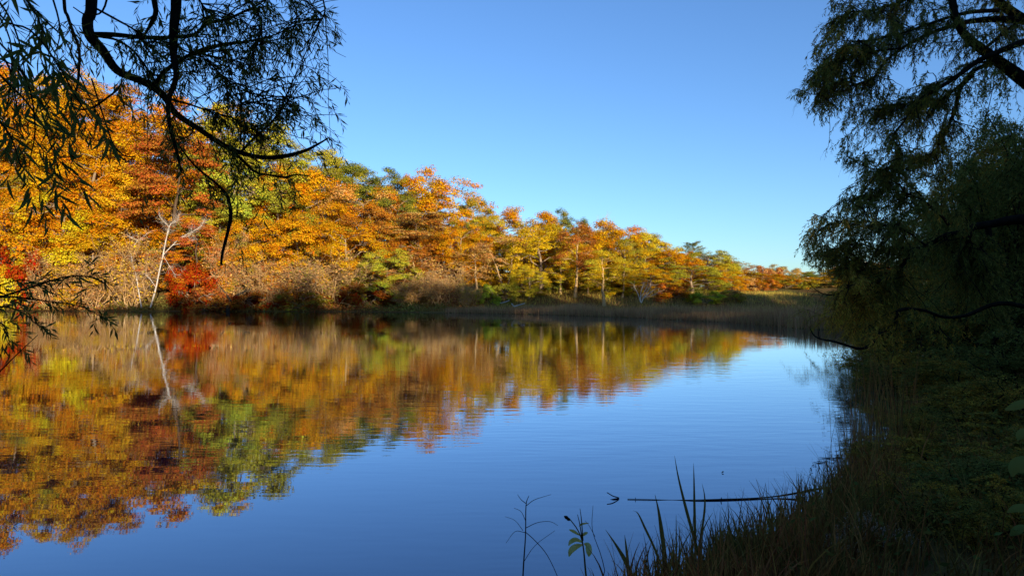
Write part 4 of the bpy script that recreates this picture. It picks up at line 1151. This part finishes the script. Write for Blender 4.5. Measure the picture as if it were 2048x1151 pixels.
# tussocks
tc_ = near_pts(300, .4, 6, 3.2, 7.6, -.12, 1.3)
cpx = 1024 + tc_[:, 0] / tc_[:, 1] * F
tc_ = tc_[rng.uniform(0, 1, len(tc_)) > sstep((cpx - 1690) / 190) * .93]
k = rng.integers(0, len(tc_), 4200)
pts = tc_[k] + rng.normal(0, .075, (len(k), 2))
N = len(pts)
gg = Geo()
tint = np.clip(rng.uniform(0, 1, len(tc_))[k] * .6 + rng.uniform(0, .4, N), 0, 1)
hh = rng.uniform(.5, 1.0, len(tc_))[k] * rng.uniform(.4, 1.0, N) * np.interp(pts[:, 0], [.6, 1.6, 3, 6], [.46, .50, .58, .55])
blades(gg, rng, np.column_stack([pts, ground_z(pts[:, 0], pts[:, 1]) - .04]), hh, rng.uniform(.03, .5, N), rng.uniform(.007, .017, N), 5, tint)
# tall reeds by the water further along
pts = near_pts(190, 3.3, 6, 6.6, 9.6, -.35, .3); N = len(pts)
blades(gg, rng, np.column_stack([pts, ground_z(pts[:, 0], pts[:, 1]) - .04]), rng.uniform(.5, 1.3, N), rng.uniform(.03, .25, N), rng.uniform(.006, .011, N), 5, rng.uniform(0, 1, N))
# thin undergrowth inland
pts = np.concatenate([near_pts(900, .6, 10, 3.0, 14, .25, 3), near_pts(3400, .5, 4.6, 3.2, 6.8, .05, 3.0)])
cpx = 1024 + pts[:, 0] / pts[:, 1] * F
pts = pts[rng.uniform(0, 1, len(pts)) > sstep((cpx - 1640) / 170) * .90]; N = len(pts)
blades(gg, rng, np.column_stack([pts, ground_z(pts[:, 0], pts[:, 1]) - .04]), rng.uniform(.15, .75, N) * np.interp(pts[:, 0], [.6, 1.6, 3], [.5, .7, 1]), rng.uniform(.1, .8, N), rng.uniform(.006, .015, N), 4, rng.uniform(.2, 1, N))
pts = near_pts(900, 2.0, 3.9, 3.7, 4.9, .3, 4); N = len(pts)
blades(gg, rng, np.column_stack([pts, ground_z(pts[:, 0], pts[:, 1]) - .04]), rng.uniform(.10, .36, N), rng.uniform(.1, .8, N), rng.uniform(.006, .014, N), 4, rng.uniform(.2, 1, N))
tag(link('sedge_grass', gg.mesh('sedge_grass', [M['grass']])), 'dark brown green sedge grass along the near shore', 'grass', kind='stuff')
# broad-leaved weeds among the grass (ground cover)
pts = near_pts(900, 1.4, 9, 3.2, 12, .5, 4); gg = Geo()
gz = ground_z(pts[:, 0], pts[:, 1])
k = rng.integers(0, len(pts), 5000); N = len(k)
hgt = rng.uniform(.12, .5, len(pts))
C = np.column_stack([pts[k] + rng.normal(0, .07, (N, 2)), gz[k] + hgt[k] * rng.uniform(.2, 1, N)])
leaves(gg, C, rng.normal(0, 1, (N, 3)) * np.array([1, 1, .5]) + np.array([0, 0, -.2]), nrm(rng.normal(0, .8, (N, 3)) + np.array([0, -.3, .6])), rng.uniform(.025, .06, N), rng.uniform(.012, .028, N), 0, rng.uniform(0, 1, N))
tag(link('weeds', gg.mesh('weeds', [M['weed_leaf']])), 'low leafy weeds under the grass in the lower right corner', 'weeds', kind='stuff')

def blade_thing(lab, pts_px, d_, w0, name='tall_sedge'):
    P = np.array([np.append(W(p[0], p[1], d_), 0) for p in pts_px])
    Q = smooth_line(P, 5)[:, :3]
    n_ = len(Q)
    w_ = w0 / F * d_ * np.interp(np.linspace(0, 1, n_), [0, .5, 1], [1, .9, .06])
    sd = np.array([.92, .38, 0])
    up = np.array([.38, -.92, 0])
    V = np.stack([Q - sd * w_[:, None] / 2, Q + up * w_[:, None] * .18, Q + sd * w_[:, None] / 2], 1)
    idx = np.arange(n_ * 3).reshape(n_, 3)
    f = np.concatenate([np.stack([idx[:-1, j], idx[:-1, j + 1], idx[1:, j + 1], idx[1:, j]], -1) for j in (0, 1)])
    gg = Geo(); gg.add(V - Q[0], f, 0, .2)
    o = link(name, gg.mesh(name, [M['grass']])); o.location = Q[0]
    tag(o, lab, 'sedge plant', 'tall sedges rising from the near shore')
blade_thing('longest dark blade leaning left across the floating pole', [(1418, 1190), (1395, 1100), (1373, 1020), (1357, 955), (1349, 910)], 4.5, 8)
blade_thing('straight upright dark blade crossing the floating pole', [(1392, 1200), (1391, 1100), (1389, 1020), (1388, 960), (1387, 925)], 4.5, 7)
blade_thing('shorter dark blade curving right just under the floating pole', [(1388, 1190), (1400, 1090), (1409, 1020), (1409, 990), (1404, 966)], 4.5, 6)
blade_thing('broad green blade left of the crossing blades', [(1334, 1200), (1329, 1110), (1323, 1060), (1317, 1020), (1310, 988)], 4.3, 11)
blade_thing('stiff blade leaning left, nearest to the milky leaved weed', [(1280, 1195), (1255, 1130), (1236, 1095), (1211, 1058)], 4.2, 11)
blade_thing('narrow upright blade just right of the stiff leaning blade', [(1258, 1200), (1256, 1130), (1252, 1090), (1249, 1068)], 4.2, 7)
blade_thing('thin blade bending over at its tip above the sedge', [(1345, 1200), (1315, 1110), (1290, 1055), (1276, 1026), (1266, 1020)], 4.3, 6)

# yellow green weed with large limp leaves
def stem_mesh(lines_, d_, mat, name, parent):
    gg = Geo()
    for ln in lines_:
        Q = smooth_line(np.array([np.append(W(p[0], p[1], d_), p[2] / 2 / F * d_) for p in ln]), 4)
        tubes(gg, Q[:, :3], Q[:, 3], 5)
    return part(name, gg.mesh(name, [mat], True), parent)
wroot = empty('leafy_weed', W(1178, 1200, 4.2))
tag(wroot, 'weed with limp yellow green leaves and two dark seed tips at the bottom', 'plant')
stem_mesh([[(1182, 1230, 4), (1172, 1150, 4), (1166, 1090, 3), (1156, 1060, 2.5), (1138, 1035, 2)], [(1166, 1090, 3), (1160, 1050, 2), (1155, 1028, 1.2)], [(1166, 1080, 2.5), (1163, 1040, 2), (1160, 1016, 1)]], 4.2, M['weed_leaf'], 'stem', wroot)
def big_leaf(line, wpx, d_, parent, mat, tint=.3, name='leaf', bulge=.2):
    Q = smooth_line(np.array([np.append(W(p[0], p[1], d_ + (p[2] if len(p) > 2 else 0)), 0) for p in line]), 4)[:, :3]
    n_ = len(Q); t = np.linspace(0, 1, n_)
    w_ = wpx / F * d_ * np.sin(np.pi * np.clip(t, .03, .97)) ** .7
    T = nrm(np.gradient(Q, axis=0)); sd = nrm(np.cross(T, np.array([.15, -1, .35])))
    up = np.cross(sd, T)
    V = np.stack([Q - sd * w_[:, None] / 2, Q + up * w_[:, None] * bulge, Q + sd * w_[:, None] / 2], 1)
    idx = np.arange(n_ * 3).reshape(n_, 3)
    f = np.concatenate([np.stack([idx[:-1, j], idx[:-1, j + 1], idx[1:, j + 1], idx[1:, j]], -1) for j in (0, 1)])
    gg = Geo(); gg.add(V, f, 0, tint)
    return part(name, gg.mesh(name, [mat], True), parent)
big_leaf([(1166, 1088), (1152, 1092), (1142, 1100, -.03), (1138, 1112, -.05)], 12, 4.2, wroot, M['pale_leaf'])
big_leaf([(1168, 1086), (1176, 1090), (1178, 1103, -.03), (1178, 1112, -.04)], 13, 4.2, wroot, M['pale_leaf'])
big_leaf([(1166, 1084), (1152, 1078), (1142, 1082), (1137, 1090, -.03)], 9, 4.2, wroot, M['pale_leaf'])
big_leaf([(1160, 1070), (1148, 1062), (1138, 1058)], 6, 4.2, wroot, M['pale_leaf'])
big_leaf([(1164, 1072), (1170, 1066), (1176, 1064)], 6, 4.2, wroot, M['pale_leaf'])
big_leaf([(1158, 1052), (1164, 1047), (1178, 1045)], 4, 4.2, wroot, M['pale_leaf'])
big_leaf([(1138, 1037), (1133, 1034), (1128, 1031)], 7, 4.2, wroot, M['stick'], name='seed_pod')
big_leaf([(1140, 1040), (1136, 1037), (1135, 1032)], 6, 4.2, wroot, M['stick'], name='seed_pod')

wroot = empty('bare_weed', W(1044, 1200, 4.2))
tag(wroot, 'bare forked weed with thin drooping twigs at the bottom centre', 'plant')
stem_mesh([[(1043, 1215, 3), (1047, 1130, 3), (1051, 1070, 2.4), (1052, 1010, 2), (1058, 990, 1)], [(1052, 1006, 1.6), (1042, 998, 1.2), (1035, 988, .8)], [(1053, 1010, 1.6), (1070, 998, 1.2), (1102, 988, .7)],
           [(1051, 1055, 1.6), (1075, 1044, 1.2), (1100, 1042, 1), (1116, 1050, .7)], [(1050, 1062, 1.6), (1070, 1080, 1.6), (1095, 1110, 1.5), (1118, 1160, 1.5), (1125, 1200, 1.5)],
           [(1051, 1040, 1.4), (1042, 1022, 1), (1028, 1015, .8)], [(1050, 1064, 1.3), (1030, 1062, 1), (1012, 1085, .7)], [(1046, 1125, 1.3), (1070, 1090, 1), (1110, 1060, .7)],
           [(1046, 1060, 1.2), (1030, 1040, .8), (1010, 1032, .6)]], 4.2, M['stick'], 'stem', wroot)
wroot = empty('thin_stalk', W(1230, 1200, 4.3))
tag(wroot, 'hair thin dry stalk leaning left between the two weeds', 'plant')
stem_mesh([[(1225, 1220, 2), (1205, 1120, 1.6), (1185, 1060, 1.2), (1186, 1010, .8)], [(1190, 1072, 1.2), (1178, 1050, .8), (1170, 1040, .6)]], 4.3, M['stick'], 'stem', wroot)

# dry seed heads
SHD = [(1712, 1060, 4.35, 'dry pale seed head plume, leftmost in the lower right'), (1738, 1040, 4.5, 'dry pale seed head plume standing highest in the lower right'),
       (1765, 1062, 4.3, 'dry pale seed head plume between the highest plume and the dark shrub'), (1690, 1085, 4.2, 'dry pale seed head plume lowest toward the sedge'),
       (1815, 1075, 4.4, 'dry pale seed head plume farthest right, against dark leaves')]
for px, py, d_, lab in SHD:
    r_ = empty('seed_head', W(px + 15, 1190, d_)); tag(r_, lab, 'plant', 'dry seed heads by the near shore')
    Q = smooth_line(np.array([np.append(W(p[0], p[1], d_), p[2] / 2 / F * d_) for p in [(px + 18, 1200, 3), (px + 10, 1130, 2.5), (px, py + 20, 2), (px - 8, py, 1.2), (px - 22, py + 2, .8)]]), 4)
    gg = Geo(); tubes(gg, Q[:, :3], Q[:, 3], 4); part('stem', gg.mesh('stem', [M['stick']]), r_)
    gg = Geo()
    i = rng.integers(5, len(Q), 900)
    C = Q[i, :3] + rng.normal(0, 1, (900, 3)) * np.array([.038, .04, .03])
    leaves(gg, C, rng.normal(0, 1, (900, 3)) + np.array([-.4, 0, .3]), rng.normal(0, 1, (900, 3)), rng.uniform(.010, .026, 900), rng.uniform(.003, .006, 900), 0, rng.uniform(0, 1, 900))
    part('plume', gg.mesh('plume', [M['seed']]), r_)['kind'] = 'stuff'

# large pale leaves at the right edge
wroot = empty('broadleaf_plant', W(2080, 1200, 4.0))
tag(wroot, 'broad leaved plant with pale green round leaves at the right picture edge', 'plant')
stem_mesh([[(2070, 1230, 6), (2062, 1050, 5), (2056, 940, 4), (2062, 850, 3), (2075, 790, 2)]], 4.0, M['weed_leaf'], 'stem', wroot)
big_leaf([(2075, 922), (2050, 925), (2030, 935), (2024, 952)], 32, 4.0, wroot, M['round_leaf'], .4)
big_leaf([(2074, 808), (2050, 806), (2030, 812), (2010, 819)], 17, 4.0, wroot, M['round_leaf'], .4)
big_leaf([(2076, 865), (2055, 864), (2040, 870), (2036, 880)], 20, 4.0, wroot, M['round_leaf'], .4)
big_leaf([(2070, 1022), (2050, 1015), (2030, 1016), (2014, 1024)], 16, 4.0, wroot, M['round_leaf'], .4)
big_leaf([(2066, 1060), (2045, 1056), (2030, 1062), (2020, 1070)], 18, 4.0, wroot, M['round_leaf'], .4)
wroot = empty('weed_rosette', W(1668, 1200, 4.2))
tag(wroot, 'yellowish leafy weed at the bottom edge beneath the seed heads', 'plant')
stem_mesh([[(1668, 1230, 4), (1672, 1160, 3), (1678, 1110, 2)]], 4.2, M['weed_leaf'], 'stem', wroot)
for q, w_ in (([(1672, 1128), (1664, 1118), (1655, 1114)], 16), ([(1674, 1122), (1682, 1108), (1690, 1102)], 14), ([(1670, 1140), (1652, 1134), (1640, 1140)], 18), ([(1672, 1138), (1688, 1128), (1702, 1132)], 18), ([(1676, 1114), (1674, 1102), (1680, 1096)], 10)):
    big_leaf(q, w_, 4.2, wroot, M['weed_leaf'], .5)

# ------------------------------------------------------------------ sticks and leaf on the water
def floating(lines_, name, lab, cat, group=None):
    P0 = None
    for ln in lines_:
        for p in ln:
            pass
    gg = Geo(); first = None
    for ln in lines_:
        A = []
        for px, py, wpx, z in ln:
            d_ = (CZ - z) * F / (py - HY)
            A.append(((px - 1024) / F * d_, d_, z, .36 * wpx / F * d_))
        Q = smooth_line(np.array(A), 5)
        if first is None: first = Q[0, :3].copy()
        tubes(gg, Q[:, :3] - first, Q[:, 3], 6)
    o = link(name, gg.mesh(name, [M['stick']], True)); o.location = first
    tag(o, lab, cat, group)
floating([[(1255, 997, 2, .004), (1300, 998, 2.2, .004), (1345, 999, 1.6, .0), (1390, 999, 3, .005), (1440, 998, 4.5, .006), (1500, 996, 4, .006), (1550, 992, 4, .01), (1595, 985, 6, .03), (1625, 979, 7, .06), (1655, 973, 2, .10)],
          [(1442, 998, 3, .01), (1443, 994, 2, .03)], [(1271, 997, 2, .006), (1271, 994, 1.4, .02)]], 'floating_pole', 'long thin dark pole lying in the water before the sedge', 'stick')
floating([[(1214, 984, 2.4, .05), (1226, 991, 3, .03), (1238, 995, 3, .005), (1228, 997, 3, .004), (1214, 1000, 2.4, -.01)]], 'floating_twig', 'small hooked twig poking out of the water left of the pole', 'stick')
o = None
gg = Geo(); c0 = np.array([(1445 - 1024) / F * 6.73, 6.73, .004])
gg.add(np.array([(-.012, 0, 0), (0, -.014, .001), (.016, 0, .010), (0, .014, .003)]), [(0, 1, 2, 3)])
gg.add(np.array([(-.012, 0, .001), (0, -.002, .014), (.016, 0, .011), (0, .014, .004)]), [(0, 1, 2, 3)])
o = link('floating_leaf', gg.mesh('floating_leaf', [M['stick']])); o.location = c0
tag(o, 'tiny dark leaf adrift on open water above the pole', 'leaf')
